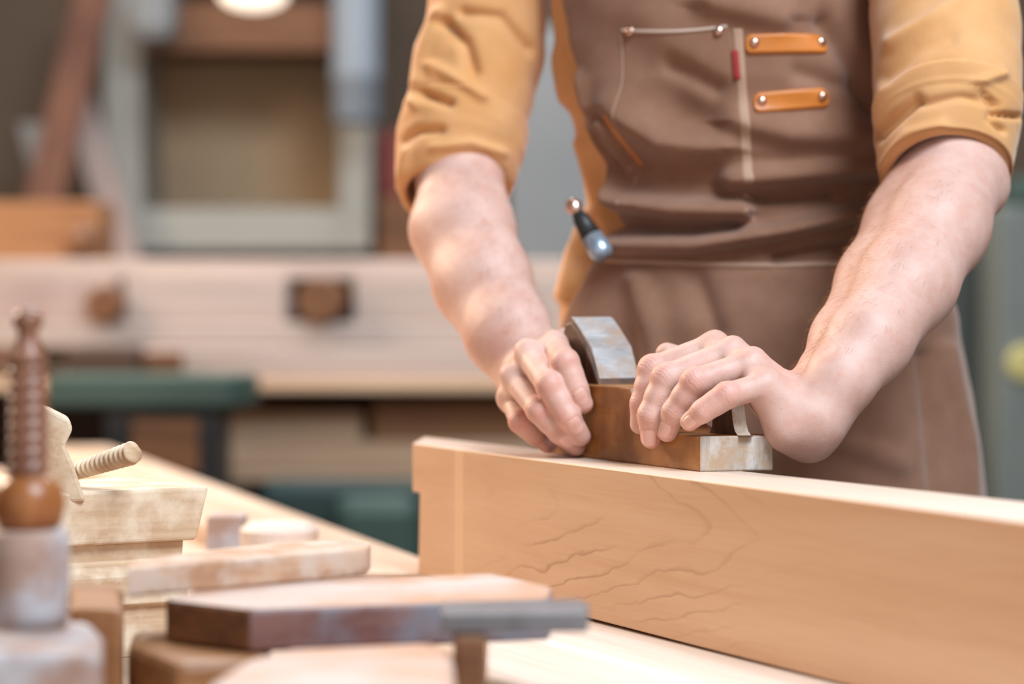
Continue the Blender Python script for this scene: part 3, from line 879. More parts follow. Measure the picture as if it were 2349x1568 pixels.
def arm_mesh(side, h):
    f, J, elbow, shoulder, cl, nrm = build_arm(side)
    pts = np.array([p.a for p in f.all()] + [p.b for p in f.all()])
    lo, hi = pts.min(0) - 0.06, pts.max(0) + 0.06
    top = max(cl.z + 0.05, elbow.z + 0.08); hi[2] = min(hi[2], top)
    V, Q = polygonize(f, lo, hi, h)
    # keep below the cut across the upper arm
    cln, nn = np.array(cl), np.array(nrm)
    side_ok = ((V - cln) @ nn) < 0
    Q = Q[side_ok[Q].all(1)]
    used = np.unique(Q); mp = -np.ones(len(V), int); mp[used] = np.arange(len(used))
    V, Q = V[used], mp[Q]
    # fine relief: nails, joint creases; and the reddish tint of the joints
    _, N = grad(f, V, 0.0008); N /= np.linalg.norm(N, axis=1)[:, None] + 1e-9
    nail = np.zeros(len(V)); red = np.zeros(len(V)); disp = np.zeros(len(V))
    eye = np.array([0, 0, ZCAM])
    for nme, (nx, ny) in NAILS[side].items():
        p = [np.array(q) for q in PX(J[nme])]
        # where the sight line of the nail meets the finger
        ray = np.array(P(nx, ny, 2.0)) - eye; ray /= np.linalg.norm(ray)
        rel = V - eye; t = rel @ ray; dist = np.linalg.norm(rel - t[:, None] * ray, axis=1)
        near = np.nonzero((dist < 0.0018) & (np.linalg.norm(V - (p[2] + p[3]) / 2, axis=1) < 0.022))[0]
        if not len(near): continue
        i = near[np.argmin(t[near])]
        c = V[i]; n = N[np.linalg.norm(V - c, axis=1) < 0.003].mean(0); n /= np.linalg.norm(n)
        al = p[3] - p[2]; al -= n * (al @ n); al /= np.linalg.norm(al); ac = np.cross(n, al)
        sc = {'index': 1.0, 'middle': 1.05, 'ring': 1.0, 'little': 0.85}[nme]
        rel = V - c; a = rel @ al / (6.4 * MM * sc); b = rel @ ac / (5.3 * MM * sc)
        ok = (np.linalg.norm(rel, axis=1) < 0.013) & (N @ n > 0.1)
        q = (np.abs(a) ** 3.2 + np.abs(b) ** 3.2) ** (1 / 3.2)
        q = np.where(ok, q, 9)
        inside = 1 / (1 + np.exp((q - 1) * 26))
        nail = np.maximum(nail, inside)
        disp += inside * 0.00022 - np.exp(-((q - 1.12) / 0.11) ** 2) * 0.00038 * (a < 0.7)
        red = np.maximum(red, np.exp(-((q - 1.25) / 0.35) ** 2) * 0.5)
    for nme in J:
        p = [np.array(q) for q in PX(J[nme])]
        for ji, amp in ((0, 0.55), (1, 1.0), (2, 0.6)):
            d = np.linalg.norm(V - p[ji], axis=1)
            prev = p[ji] - (p[ji - 1] if ji else p[0] * 2 - p[1]); nxt = p[ji + 1] - p[ji]
            prev /= np.linalg.norm(prev); nxt /= np.linalg.norm(nxt)
            dors = prev - nxt; dors /= np.linalg.norm(dors) + 1e-9
            axd = prev + nxt; axd /= np.linalg.norm(axd)
            up = np.clip((V - p[ji]) @ dors / 0.009, 0, 1)
            w_ = np.exp(-(d / 0.0135) ** 2) * up
            red = np.maximum(red, w_ * amp * 1.4)
            if ji:
                s = (V - p[ji]) @ axd
                wob = 0.0007 * np.sin(((V - p[ji]) @ np.cross(axd, dors)) * 900 + ji)
                for off in (-0.0042, -0.0014, 0.0012, 0.0040):
                    disp -= 0.00028 * np.exp(-((s - off - wob) / 0.0006) ** 2) * (d < 0.016) * up ** 0.5 * amp
        # tips are a little redder
        d = np.linalg.norm(V - p[3], axis=1); red = np.maximum(red, np.exp(-(d / 0.010) ** 2) * 0.45)
    V = V + N * disp[:, None]
    return V, Q, nail, np.clip(red, 0, 1), cl, nrm, elbow, shoulder

def boundary_loops(Q):
    e = np.concatenate([Q[:, [i, (i + 1) % 4]] for i in range(4)])
    rev = set(map(tuple, e[:, ::-1].tolist()))
    nxt = {}
    for a, b in e.tolist():
        if (a, b) not in rev: nxt[a] = b
    loops = []
    while nxt:
        s = next(iter(nxt)); lp = [s]; c = nxt.pop(s)
        while c != s and c in nxt:
            lp.append(c); c = nxt.pop(c)
        loops.append(lp)
    return sorted(loops, key=len, reverse=True)

armL = arm_mesh('L', 0.00088); armR = arm_mesh('R', 0.00100)

# trunk, head and legs (hidden by the clothes or outside the frame), coarser
def body_field():
    f = Field()
    fw = (0, 1, 0)
    t = [P(1690, 640, 2.48), P(1700, 480, 2.47), P(1690, 250, 2.46), P(1655, 0, 2.46), P(1640, -220, 2.46)]
    tr = [Prim(t[0] - Vector((0, 0, 0.16)), t[0], 0.128, 0.122, fw, 0.62), Prim(t[0], t[1], 0.122, 0.112, fw, 0.62), Prim(t[1], t[2], 0.112, 0.118, fw, 0.62),
          Prim(t[2], t[3], 0.118, 0.122, fw, 0.60), Prim(t[3], t[4], 0.122, 0.105, fw, 0.62)]
    for s in (armL, armR):
        tr.append(Prim(t[4], s[7], 0.06, 0.038))
    f.add(tr, 0.02, 0.03)
    neck = P(1632, -420, 2.40); head = P(1625, -640, 2.30)
    f.add([Prim(t[4], neck, 0.062, 0.055)], 0.02, 0.04)
    hd = [Prim(head + Vector((0, 0.01, 0.02)), head + Vector((0, 0.02, 0.02)), 0.088, 0.088, (1, 0, 0), 0.84), Prim(head + Vector((0, -0.03, -0.02)), head + Vector((0, -0.045, -0.085)), 0.062, 0.042)]
    f.add(hd, 0.03, 0.03)
    nose = head + Vector((0, -0.095, -0.03))
    f.add([Prim(nose + Vector((0, 0.008, 0.03)), nose + Vector((0, -0.012, -0.01)), 0.008, 0.013)], 0.01, 0.012)
    for sx in (-1, 1):
        f.add([Prim(head + Vector((sx * 0.078, 0.012, 0.0)), head + Vector((sx * 0.082, 0.018, -0.03)), 0.020, 0.014, (1, 0, 0), 0.4)], 0.01, 0.008)
        f.add([Prim(head + Vector((sx * 0.032, -0.090, 0.002)), head + Vector((sx * 0.032, -0.090, 0.002)), 0.011, 0.011)], 0.01, 0.006, True)
        f.add([Prim(head + Vector((sx * 0.032, -0.080, 0.002)), head + Vector((sx * 0.032, -0.080, 0.002)), 0.012, 0.012)], 0.01, 0.003)
    f.add([Prim(head + Vector((-0.02, -0.096, -0.075)), head + Vector((0.02, -0.096, -0.075)), 0.006, 0.006)], 0.01, 0.01)
    hip = t[0] - Vector((0, 0, 0.20))
    for sx in (-1, 1):
        h_ = hip + Vector((sx * 0.085, 0, 0)); kn = Vector((hip.x + sx * 0.12, hip.y - 0.02, 0.50)); an = Vector((hip.x + sx * 0.14, hip.y + 0.05, 0.085))
        f.add([Prim(h_, kn, 0.085, 0.058), Prim(kn, an, 0.056, 0.040), Prim(an - Vector((0, -0.02, 0.045)), an + Vector((0, -0.16, -0.052)), 0.040, 0.030)], 0.02, 0.03)
    for s in (armL, armR):
        f.add([Prim(s[7], s[6], 0.034, 0.034)], 0.02, 0.03)
    return f, t, head, hip
bodyF, TR, HEAD, HIP = body_field()
Vb, Qb = polygonize(bodyF, (-0.35, 1.72, 0.0), (0.80, 2.45, 1.95), 0.006, 12)
for s in (armL, armR):
    cln, nn = np.array(s[4]), np.array(s[5])
    eln = np.array(s[6])
    dcut = (Vb - cln) @ nn
    tt = np.clip(((Vb - eln) @ nn), -1, 1)
    axd = np.linalg.norm(Vb - eln - np.outer((Vb - eln) @ nn, nn), axis=1)
    drop = (dcut < 0.008) & (axd < 0.075) & (tt > -0.075)
    Qb = Qb[~drop[Qb].any(1)]
used = np.unique(Qb); mp = -np.ones(len(Vb), int); mp[used] = np.arange(len(used)); Vb, Qb = Vb[used], mp[Qb]
PB = Vector((HIP.x, HIP.y, 0.0))
Vall = np.concatenate([Vb, armL[0], armR[0]]) - np.array(PB)
oL = len(Vb); oR = oL + len(armL[0])
faces = Qb.tolist() + (armL[1] + oL).tolist() + (armR[1] + oR).tolist()
lb_ = [l for l in boundary_loops(Qb) if len(l) > 20]
for s, off in ((armL, oL), (armR, oR)):
    la = boundary_loops(s[1])[0]; A = [i + off for i in la]
    ca = Vall[A].mean(0)
    if not lb_: break
    Bl = min(lb_, key=lambda l: np.linalg.norm(Vall[l].mean(0) - ca))
    Bq = Bl[::-1]
    k0 = int(np.argmin(np.linalg.norm(Vall[Bq] - Vall[A[0]], axis=1))); Bq = Bq[k0:] + Bq[:k0]
    i = j = 0; na, nb_ = len(A), len(Bq)
    while i < na or j < nb_:
        a0, b0 = A[i % na], Bq[j % nb_]
        if i < na and (j >= nb_ or i / na <= j / nb_):
            faces.append((a0, b0, A[(i + 1) % na])); i += 1
        else:
            faces.append((a0, b0, Bq[(j + 1) % nb_])); j += 1
me = bpy.data.meshes.new('person'); me.from_pydata(Vall.tolist(), [], faces); me.update()
for nm, k in (('nail', 2), ('flush', 3)):
    at = me.attributes.new(nm, 'FLOAT', 'POINT')
    at.data.foreach_set('value', np.concatenate([np.zeros(oL), armL[k], armR[k]]).astype(np.float32))

def skin_material():
    t = NT('skin')
    fl = t.n('ShaderNodeAttribute', attribute_name='flush'); na = t.n('ShaderNodeAttribute', attribute_name='nail')
    v = t.coords()
    base = t.ramp(t.noise(v, 38, 4, 0.6), [(0.35, rgb(200, 156, 141)), (0.65, rgb(211, 172, 159))])
    blot = t.ramp(t.noise(v, 90, 3, 0.6), [(0.5, 0.0), (0.75, 0.35)])
    base = t.mix(blot, base, rgb(206, 134, 114))
    fr = t.ramp(t.noise(v, 420, 2, 0.5), [(0.68, 0.0), (0.76, 0.3)])
    base = t.mix(fr, base, rgb(176, 112, 82))
    m = t.n('ShaderNodeMath', operation='MULTIPLY'); t.l(fl.outputs['Fac'], m.inputs[0]); m.inputs[1].default_value = 0.42
    base = t.mix(m.outputs[0], base, rgb(212, 122, 104))
    base = t.mix(na.outputs['Fac'], base, rgb(226, 178, 164))
    rgh = t.n('ShaderNodeMapRange'); t.l(na.outputs['Fac'], rgh.inputs[0]); rgh.inputs[3].default_value = 0.54; rgh.inputs[4].default_value = 0.30
    b1 = t.n('ShaderNodeTexVoronoi'); t.l(v, b1.inputs['Vector']); b1.inputs['Scale'].default_value = 900
    nz = t.noise(v, 260, 5, 0.7)
    ad = t.n('ShaderNodeMath', operation='ADD'); t.l(b1.outputs['Distance'], ad.inputs[0]); t.l(nz, ad.inputs[1])
    t.bump(ad.outputs[0], 0.16, 0.0006)
    t.b.inputs['Subsurface Weight'].default_value = 0.12
    t.b.inputs['Subsurface Radius'].default_value = (1.0, 0.35, 0.2)
    t.b.inputs['Subsurface Scale'].default_value = 0.004
    return t.done(base, rgh.outputs[0], 0, 0.55)
M['skin'] = skin_material()
person = link('person', me, M['skin'], None, True); person.location = PB
tag(person, 'person in mustard shirt and brown apron, both hands pushing the hand plane', 'person')

# fine hair on the forearms
def arm_hair(seed, arm, a, b, n, bias):
    rnd = np.random.RandomState(seed); V = arm[0]; a, b = np.array(a), np.array(b); ab = b - a
    t = (V - a) @ ab / (ab @ ab)
    ok = np.nonzero((t > 0.05) & (t < 0.92))[0]
    idx = rnd.choice(ok, n * 4, replace=False)
    f = bodies[seed]; _, N = grad(f, V[idx], 0.0008); N /= np.linalg.norm(N, axis=1)[:, None]
    w_ = N @ np.array(bias) / np.linalg.norm(bias)
    sel = np.nonzero(w_ > rnd.uniform(-0.5, 0.9, len(idx)))[0][:n]
    dirn = ab / np.linalg.norm(ab)
    vs, fs = [], []
    for i in sel:
        p, nn = V[idx[i]], N[i]
        d = dirn + 0.35 * rnd.randn(3); d -= nn * (d @ nn); d /= np.linalg.norm(d)
        sd = np.cross(d, nn); L = rnd.uniform(0.006, 0.012); r = 0.000075
        p1 = p + nn * L * 0.28 + d * L * 0.45; p2 = p + nn * L * 0.36 + d * L
        k = len(vs)
        for q, rr in ((p - nn * 0.0003, r), (p1, r * 0.8)):
            vs += [q + sd * rr, q - sd * 0.5 * rr + nn * 0.86 * rr, q - sd * 0.5 * rr - nn * 0.86 * rr]
        vs.append(p2)
        for j in range(3):
            j2 = (j + 1) % 3
            fs.append((k + j, k + j2, k + 3 + j2, k + 3 + j)); fs.append((k + 3 + j, k + 3 + j2, k + 6))
    return vs, fs
bodies = {1: build_arm('L')[0], 2: build_arm('R')[0]}
h1 = arm_hair(1, armL, P(2182, 420, 2.18), P(1868, 955, 1.99), 900, (-1.0, 0.3, 0.5))
h2 = arm_hair(2, armR, P(1050, 420, 2.42), P(1215, 850, 2.24), 600, (0.3, -0.3, 0.6))
k = len(h1[0])
hm = bpy.data.meshes.new('arm_hair')
hm.from_pydata([tuple(np.array(p) - np.array(PB)) for p in h1[0] + h2[0]], [], h1[1] + [tuple(i + k for i in q) for q in h2[1]])
hair_o = link('arm_hair', hm, plain('arm_hair', rgb(176, 116, 70), 0.5), person, True); hair_o['kind'] = 'stuff'
# ---------------------------------------------------------------- clothes
def cloth(name, c, rough=0.85, weave=900, var=0.06, c2=None):
    t = NT(name)
    v = t.coords()
    d = c2 or tuple(x * (1 - var * 2) for x in c[:3]) + (1,)
    col = t.ramp(t.noise(v, 16, 5, 0.65), [(0.3, d), (0.7, c)])
    fine = t.noise(v, weave, 2, 0.6)
    t.bump(fine, 0.25, 0.0008)
    t.b.inputs['Sheen Weight'].default_value = 0.25; t.b.inputs['Sheen Roughness'].default_value = 0.5
    return t.done(col, rough, 0, 0.2)
M['shirt'] = cloth('mustard_cotton', rgb(214, 161, 112), c2=rgb(204, 146, 90))
M['apron'] = cloth('brown_canvas', rgb(142, 104, 84), c2=rgb(124, 86, 66))
M['seam'] = cloth('pale_seam', rgb(176, 142, 120))
M['stitch'] = cloth('pale_stitching', rgb(206, 184, 168))
M['leather'] = plain('tan_leather', rgb(206, 120, 44), 0.45, 0.0, 0.1, 40, 0.5, 0.1)
M['rivet'] = plain('copper_rivet', rgb(214, 176, 158), 0.25, 0.9, 0.05)
M['redtag'] = cloth('red_tag_cloth', rgb(160, 52, 50))
M['trouser'] = cloth('trouser_cloth', rgb(96, 80, 68))
M['hair'] = plain('brown_hair', rgb(70, 48, 34), 0.6)

def pxy(p):
    """Photo position of a world point; used only to lay the measured folds out over the cloth."""
    return CX + F * p[0] / p[1], HZ + F * (ZCAM - p[2]) / p[1]
def fold_height(folds, px, py):
    h = 0.0
    for pts, wd, amp, asym in folds:
        best = None
        for (ax_, ay), (bx, by) in zip(pts, pts[1:]):
            dx, dy = bx - ax_, by - ay; l2 = dx * dx + dy * dy
            t = max(0, min(1, ((px - ax_) * dx + (py - ay) * dy) / l2))
            ex, ey = px - ax_ - t * dx, py - ay - t * dy
            d = math.hypot(ex, ey)
            if best is None or d < best[0]: best = (d, ey)
        d, ey = best
        s = wd * (asym if ey > 0 else 1.0)
        if d < 3 * s: h += amp * math.exp(-(d / s) ** 2)
    return h * MM * 1.55
def interp(tab, y):
    if y <= tab[0][0]: return tab[0][1:]
    for a, b in zip(tab, tab[1:]):
        if y <= b[0]:
            t = (y - a[0]) / (b[0] - a[0]); t = t * t * (3 - 2 * t) * 0.5 + t * 0.5
            return [p + (q - p) * t for p, q in zip(a[1:], b[1:])]
    return tab[-1][1:]
def grid_mesh(name, rows, mat, parent, closed_u=False, thick=0.0, smooth=True):
    """Mesh over rows of points; optionally given a back face at the given thickness so that it is a solid sheet."""
    nv, nu = len(rows), len(rows[0])
    V = [p for r in rows for p in r]; Fc = []
    lim = nu if closed_u else nu - 1
    for j in range(nv - 1):
        for i in range(lim):
            i2 = (i + 1) % nu
            Fc.append((j * nu + i, j * nu + i2, (j + 1) * nu + i2, (j + 1) * nu + i))
    me = bpy.data.meshes.new(name); me.from_pydata([tuple(p) for p in V], [], Fc); me.update()
    o = link(name, me, mat, parent, smooth)
    if thick:
        md = o.modifiers.new('thickness', 'SOLIDIFY'); md.thickness = thick; md.offset = -1.0
    return o
def rel(p): return p - PB
def outward(rows, closed=False):
    """Outward flip test: rows of a sheet facing -Y should wind so the normal faces the front."""
    return rows

# shirt body
SH = [(-470, 1636, 140, 2.41, .072), (-420, 1638, 190, 2.43, .085), (-340, 1640, 330, 2.46, .11), (-250, 1642, 375, 2.46, .118), (-100, 1650, 385, 2.45, .122), (0, 1656, 392, 2.44, .122),
      (130, 1674, 395, 2.44, .122), (200, 1690, 398, 2.44, .122), (300, 1702, 385, 2.45, .12), (400, 1712, 374, 2.46, .116), (470, 1717, 370, 2.465, .113),
      (520, 1722, 388, 2.465, .114), (560, 1726, 410, 2.465, .118), (650, 1733, 440, 2.465, .126), (780, 1736, 452, 2.47, .132)]
SHF = [([(1262, 130), (1288, 180), (1300, 230)], 26, 5, 0.8), ([(1330, 330), (1365, 430), (1400, 540)], 14, 4, 1), ([(1352, 500), (1320, 580), (1300, 680)], 16, 6, 1),
       ([(1345, 590), (1365, 700)], 12, -5, 1)]
rows = []
for j in range(111):
    y = -470 + j * (780 + 470) / 110
    cx, hw, yc, hd = interp(SH, y); row = []
    for i in range(128):
        a = -2 * math.pi * i / 128
        X = P(cx, y, yc); q = hw / F * yc * K
        p = X + Vector((q * math.sin(a), -hd * K * math.cos(a), 0))
        n = Vector((math.sin(a), -math.cos(a), 0))
        h = fold_height(SHF, *pxy(p)) if math.cos(a) > -0.2 else 0
        p = p + n * (h + 0.003 * mnoise.noise(p * 14))
        row.append(rel(p))
    rows.append(row)
shirt = grid_mesh('shirt', rows, M['shirt'], person, True, 0.0015)
shirt['label'] = 'mustard shirt with rolled sleeves'

def sleeve_rows(tab, folds, n, nth, tilt0, tilt1, off=0.0, nz=0.0022, y0=None, y1=None):
    rows = []
    ys = [t[1] for t in tab]
    y0 = ys[0] if y0 is None else y0; y1 = ys[-1] if y1 is None else y1
    tt = [(t[1], t[0], t[2], t[3]) for t in tab]
    pos = lambda y: (lambda q: P(q[0], y, q[1]))(interp(tt, y))
    for j in range(n + 1):
        s = j / n; y = y0 + (y1 - y0) * s
        c = pos(y); axd = (pos(min(y + 40, ys[-1])) - pos(max(y - 40, ys[0]))).normalized()
        sd = Vector((0, 1, 0)).cross(axd).normalized()
        if sd.x < 0: sd = -sd
        dv = axd.cross(sd).normalized()
        if dv.y > 0: dv = -dv
        cxp, yc, hw = interp(tt, y)
        r = hw / F * yc * K + off
        tl = tilt0 + (tilt1 - tilt0) * s
        row = []
        for i in range(nth):
            th = 2 * math.pi * i / nth
            n_ = sd * math.cos(th) + dv * math.sin(th)
            p = c + sd * r * math.cos(th) + dv * r * 1.0 * math.sin(th) - axd * tl * r * math.sin(th)
            h = fold_height(folds, *pxy(p)) if math.sin(th) > -0.3 else 0
            h += nz * (mnoise.noise(p * 16) + 0.6 * mnoise.noise(p * 38))
            row.append(rel(p + n_ * h))
        rows.append(row)
    return rows
RS = [(1145, -360, 2.47, 170), (1135, -200, 2.47, 150), (1119, 0, 2.465, 134), (1113, 100, 2.46, 139), (1087, 200, 2.455, 142), (1068, 280, 2.45, 141), (1054, 340, 2.445, 134), (1046, 420, 2.44, 128)]
RC = [(1070, 262, 2.45, 138), (1068, 272, 2.45, 147), (1054, 330, 2.445, 150), (1046, 390, 2.44, 141), (1041, 440, 2.435, 126), (1041, 450, 2.435, 123)]
LS = [(2110, -360, 2.40, 175), (2125, -200, 2.36, 172), (2160, 0, 2.29, 168), (2168, 120, 2.25, 168), (2172, 200, 2.225, 168), (2172, 270, 2.21, 165), (2170, 340, 2.205, 158), (2168, 400, 2.20, 150)]
LC = [(2172, 236, 2.215, 164), (2172, 246, 2.213, 170), (2172, 290, 2.21, 167), (2169, 350, 2.205, 156), (2167, 398, 2.20, 144), (2167, 406, 2.20, 141)]
RF = [([(1008, 30), (975, 110), (950, 240)], 13, 5, 1), ([(1018, 55), (1068, 100), (1088, 165)], 13, -6, 1), ([(965, 215), (1030, 238)], 12, -6, 1), ([(990, 150), (1060, 190), (1105, 222)], 12, 4, 1),
      ([(1060, 30), (1150, 40), (1215, 115)], 13, -5, 1), ([(1110, 362), (1150, 400), (1168, 440)], 10, -5, 1), ([(925, 320), (960, 300), (1010, 300)], 11, -4, 1), ([(935, 350), (925, 430)], 10, 4, 1), ([(1000, 340), (1080, 330), (1150, 352)], 12, 3, 1)]
LF = [([(2012, 310), (2055, 270), (2100, 232)], 13, -6, 1), ([(2045, 100), (2120, 60), (2200, 0)], 18, 4, 1), ([(2030, 180), (2100, 120), (2180, 90)], 16, -3, 1), ([(2255, 215), (2285, 240), (2270, 275), (2300, 300)], 7, -4, 1),
      ([(2240, 190), (2300, 170)], 10, 3, 1), ([(2285, 262), (2335, 268)], 6, -5, 1), ([(2120, 240), (2200, 220), (2270, 235)], 10, -2.5, 1), ([(2030, 380), (2080, 310), (2160, 290)], 14, 3, 1)]
for tab, ctab, fo, tl in ((RS, RC, RF, (0.22, 0.44)), (LS, LC, LF, (0.30, 0.52))):
    sl = grid_mesh('sleeve', sleeve_rows(tab, fo, 120, 112, 0.0, tl[1] * 0.85), M['shirt'], shirt, True, 0.0015)
    outer = sleeve_rows(ctab, fo, 60, 112, tl[0], tl[1], 0.0)
    inner = sleeve_rows(ctab, [], 12, 112, tl[1], tl[0] + 0.1, -0.006, 0.001, ctab[-1][1], ctab[2][1])
    mid = [[(a + b) * 0.5 + Vector((0, 0, -0.0025)) for a, b in zip(outer[-1], inner[0])]]
    grid_mesh('cuff', outer + mid + inner, M['shirt'], shirt, True, 0)

# apron
AP = [(-200, 1650, 385, 2.435, .132, 1288, 2000), (0, 1660, 388, 2.43, .132, 1290, 2025), (100, 1668, 390, 2.43, .132, 1304, 2035), (200, 1686, 392, 2.43, .132, 1332, 2050),
      (300, 1698, 385, 2.44, .13, 1358, 2062), (400, 1710, 376, 2.45, .127, 1390, 2070), (480, 1716, 374, 2.455, .125, 1415, 2078), (560, 1722, 388, 2.455, .127, 1396, 2100),
      (600, 1728, 402, 2.46, .131, 1358, 2130), (640, 1735, 424, 2.46, .138, 1338, 2170), (740, 1738, 448, 2.46, .146, 1312, 2300), (900, 1745, 470, 2.465, .154, 1296, 2400),
      (1130, 1757, 486, 2.47, .158, 1290, 2400), (1500, 1765, 500, 2.48, .16, 1290, 2400), (1900, 1770, 505, 2.48, .16, 1290, 2400)]
AF = [([(1440, 100), (1560, 240), (1640, 330)], 60, -5, 1), ([(1420, 380), (1520, 420), (1640, 420)], 40, -5, 1), ([(1440, 300), (1540, 350), (1660, 350)], 50, 5, 0.7), ([(1700, 350), (1850, 340), (2000, 330)], 50, 5, 0.6), ([(1405, 462), (1560, 484), (1705, 488)], 26, 15, 0.55), ([(1680, 420), (1850, 402), (2050, 380)], 34, 13, 0.5), ([(1420, 566), (1600, 566), (1790, 532), (2060, 462)], 20, 14, 0.6),
      ([(1420, 250), (1530, 330), (1640, 345)], 44, 8, 0.6), ([(1690, 280), (1800, 310), (1990, 318)], 46, 8, 0.6), ([(1640, 10), (1780, 45)], 50, 8, 0.6), ([(1335, 190), (1372, 330), (1420, 440)], 20, 7, 1),
      ([(1400, 290), (1450, 390)], 12, 6, 1), ([(1540, 150), (1640, 200)], 24, -5, 1), ([(1880, 60), (1960, 160), (1990, 260)], 26, -7, 1), ([(1830, 170), (1960, 205)], 24, -4, 1),
      ([(1425, 520), (1560, 530), (1690, 520)], 14, -8, 1), ([(1720, 462), (1900, 452)], 14, -7, 1), ([(1780, 590), (1950, 560)], 14, -7, 1),
      ([(2160, 800), (2200, 1000), (2215, 1140)], 18, 6, 1), ([(2110, 820), (2140, 1130)], 18, -5, 1), ([(1470, 640), (1500, 760), (1530, 980)], 26, 6, 1), ([(1600, 640), (1640, 760)], 30, -5, 1), ([(1900, 1000), (2050, 1060)], 30, 4, 1)]
def ang(px, y):
    cx, hw, yc, hd, xl, xr = interp(AP, y)
    s = (px - cx) / hw
    for _ in range(3):
        c = math.sqrt(max(0.0, 1 - min(1, s * s)))
        s = (px - cx) / (hw * yc / (yc - hd * c))
    return math.asin(max(-1, min(1, s)))
def S(a, y, off=0.0):
    cx, hw, yc, hd, xl, xr = interp(AP, y)
    X = P(cx, y, yc); q = hw / F * yc * K
    n = Vector((math.sin(a), -math.cos(a), 0))
    p = X + Vector((q * math.sin(a), -hd * K * math.cos(a), 0))
    h = fold_height(AF, *pxy(p)) + 0.0022 * mnoise.noise(p * 13) + 0.0012 * mnoise.noise(p * 31)
    return p + n * (h + off + 0.003)
rows = []
for j in range(301):
    y = -200 + j * 2100 / 300
    cx, hw, yc, hd, xl, xr = interp(AP, y)
    aL = ang(xl, y); aR = ang(min(xr, cx + hw * 0.999), y) if xr < cx + hw else R(90)
    if y > 640: aR = R(90) + min(1, (y - 640) / 150) * R(30); aL = min(aL, -R(60)) - min(1, (y - 640) / 150) * R(15)
    rows.append([rel(S(aL + (aR - aL) * i / 200, y)) for i in range(201)])
apron = grid_mesh('apron', rows, M['apron'], person, False, 0.0018)
apron['label'] = 'brown canvas bib apron'
def patch(name, fn, ns, nt, off, mat, th=None, parent=None):
    rows = []
    for j in range(nt + 1):
        row = []
        for i in range(ns + 1):
            px, py = fn(i / ns, j / nt)
            e = off if 0 < i < ns and 0 < j < nt else 0.0003
            row.append(rel(S(ang(px, py), py, e)))
        rows.append(row)
    return grid_mesh(name, rows, mat, parent or apron, False, 0)
lerp = lambda a, b, t: a + (b - a) * t
patch('bib_pocket', lambda s, t: (lerp(1396 + 46 * t, 1648 + 44 * t, s), lerp(92 + 8 * s, 486, t)), 60, 90, 0.0022, M['apron'])
patch('pocket_hem', lambda s, t: (lerp(1400, 1640, s), 92 + 10 * math.sin(s * 3.0) + 9 * t), 50, 4, 0.0035, M['stitch'])
patch('center_seam', lambda s, t: (lerp(1648, 1674, s) + 30 * t, lerp(100, 520, t)), 6, 80, 0.0030, M['seam'])
patch('waist_band', lambda s, t: (lerp(1372, 2040, s), 592 + 22 * math.sin(s * 3.1) * 0.6 + 14 * t), 100, 5, 0.0035, M['seam'])
patch('pocket_edge', lambda s, t: (lerp(1396, 1400, s) + 46 * t, lerp(98, 486, t)), 3, 80, 0.0026, M['seam'])
patch('side_strap', lambda s, t: (lerp(1392, 1404, s) + 52 * t, lerp(282, 392, t)), 5, 40, 0.0035, M['leather'])
patch('tag', lambda s, t: (lerp(1646, 1664, s) + 6 * t, lerp(146, 216, t)), 6, 14, 0.0045, M['redtag'])
def rivet(px, py, parent, off, r=0.0042):
    a = ang(px, py); c = S(a, py, off); n = Vector((math.sin(a), -math.cos(a), 0.05))
    bm = bmesh.new(); lathe(bm, [(-0.001, r), (0.001, r), (0.0024, r * 0.75), (0.003, 0)], 16, Vector((0, 0, 0)), n)
    o = bm_done('rivet', bm, M['rivet'], parent, True); o.location = rel(c)
    return o
for x0_, x1_, yl, yr, h in ((1676, 1868, 137, 131, 23), (1694, 1866, 264, 248, 24)):
    def fn(s, t):
        e = min(s, 1 - s) * (x1_ - x0_); k = 1.0
        if e < 16: k = math.sqrt(max(0.02, 1 - (1 - e / 16) ** 2))
        return lerp(x0_, x1_, s), lerp(yl, yr, s) + (t * 2 - 1) * h * k
    st = patch('leather_strap', fn, 60, 10, 0.0045, M['leather'])
    for s in (0.11, 0.9):
        rivet(lerp(x0_, x1_, s), lerp(yl, yr, s) - 3, st, 0.0045)
for px, py in ((1423, 100), (1620, 108)):
    rivet(px, py, apron, 0.003)
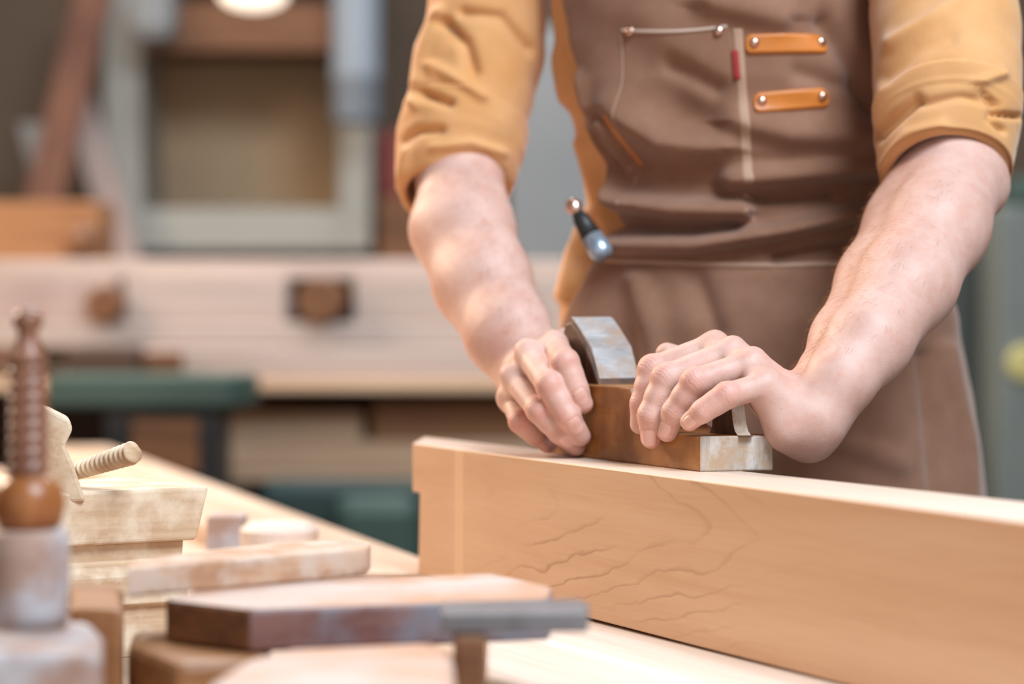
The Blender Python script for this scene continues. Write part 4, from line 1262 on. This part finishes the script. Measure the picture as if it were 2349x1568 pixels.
# the small tool tucked in at the waist
c0 = P(1316, 474, 2.352); c1 = P(1386, 590, 2.330)
bm = bmesh.new(); axd = (c1 - c0)
Lh = axd.length
lathe(bm, [(-0.0075, 0), (-0.006, 0.0050), (0, 0.0078), (0.006, 0.0052), (0.008, 0.0042)], 20, Vector((0, 0, 0)), axd)
tool = bm_done('pocket_tool', bm, M['rivet'], None, True); tool.location = c0
tag(tool, 'small dark tool with a pale round tip tucked into the apron at the waist', 'tool')
bm = bmesh.new(); lathe(bm, [(0.007, 0.0052), (0.014, 0.0075), (Lh * 0.62, 0.0095), (Lh * 0.62, 0)], 20, Vector((0, 0, 0)), axd)
bm_done('handle', bm, M['darkmetal'], tool, True)
bm = bmesh.new(); lathe(bm, [(Lh * 0.60, 0.0098), (Lh * 0.92, 0.0105), (Lh, 0.0080), (Lh * 1.02, 0)], 20, Vector((0, 0, 0)), axd)
bm_done('glare_end', bm, plain('steel_glare', rgb(176, 192, 210), 0.3, 0.6), tool, True)  # lower end coloured pale blue to paint in a bright glare
# trousers and hair (below the bench and above the frame)
bm = bmesh.new()
for sx in (-1, 1):
    h_ = HIP + Vector((sx * 0.085, 0, 0.02)); kn = Vector((HIP.x + sx * 0.12, HIP.y - 0.02, 0.50)); an = Vector((HIP.x + sx * 0.14, HIP.y + 0.05, 0.06))
    prev = None
    for c, r in ((h_, 0.098), (h_.lerp(kn, 0.5), 0.088), (kn, 0.076), (kn.lerp(an, 0.5), 0.070), (an, 0.066)):
        ring = [bm.verts.new(rel(c) + Vector((r * math.cos(2 * math.pi * k / 28), r * math.sin(2 * math.pi * k / 28), 0))) for k in range(28)]
        if prev:
            for k in range(28): bm.faces.new((prev[k], prev[(k + 1) % 28], ring[(k + 1) % 28], ring[k]))
        prev = ring
bm_done('trousers', bm, M['trouser'], person, True)
bm = bmesh.new()
bmesh.ops.create_uvsphere(bm, u_segments=32, v_segments=20, radius=1.0)
for v in bm.verts:
    v.co = Vector((v.co.x * 0.084, v.co.y * 0.102, v.co.z * 0.10)) + Vector((0, 0.016, 0.036))
bmesh.ops.delete(bm, geom=[v for v in bm.verts if v.co.z < -0.03 or (v.co.y < -0.05 and v.co.z < 0.055)], context='VERTS')
o = bm_done('hair', bm, M['hair'], person, True); o.location = rel(HEAD)
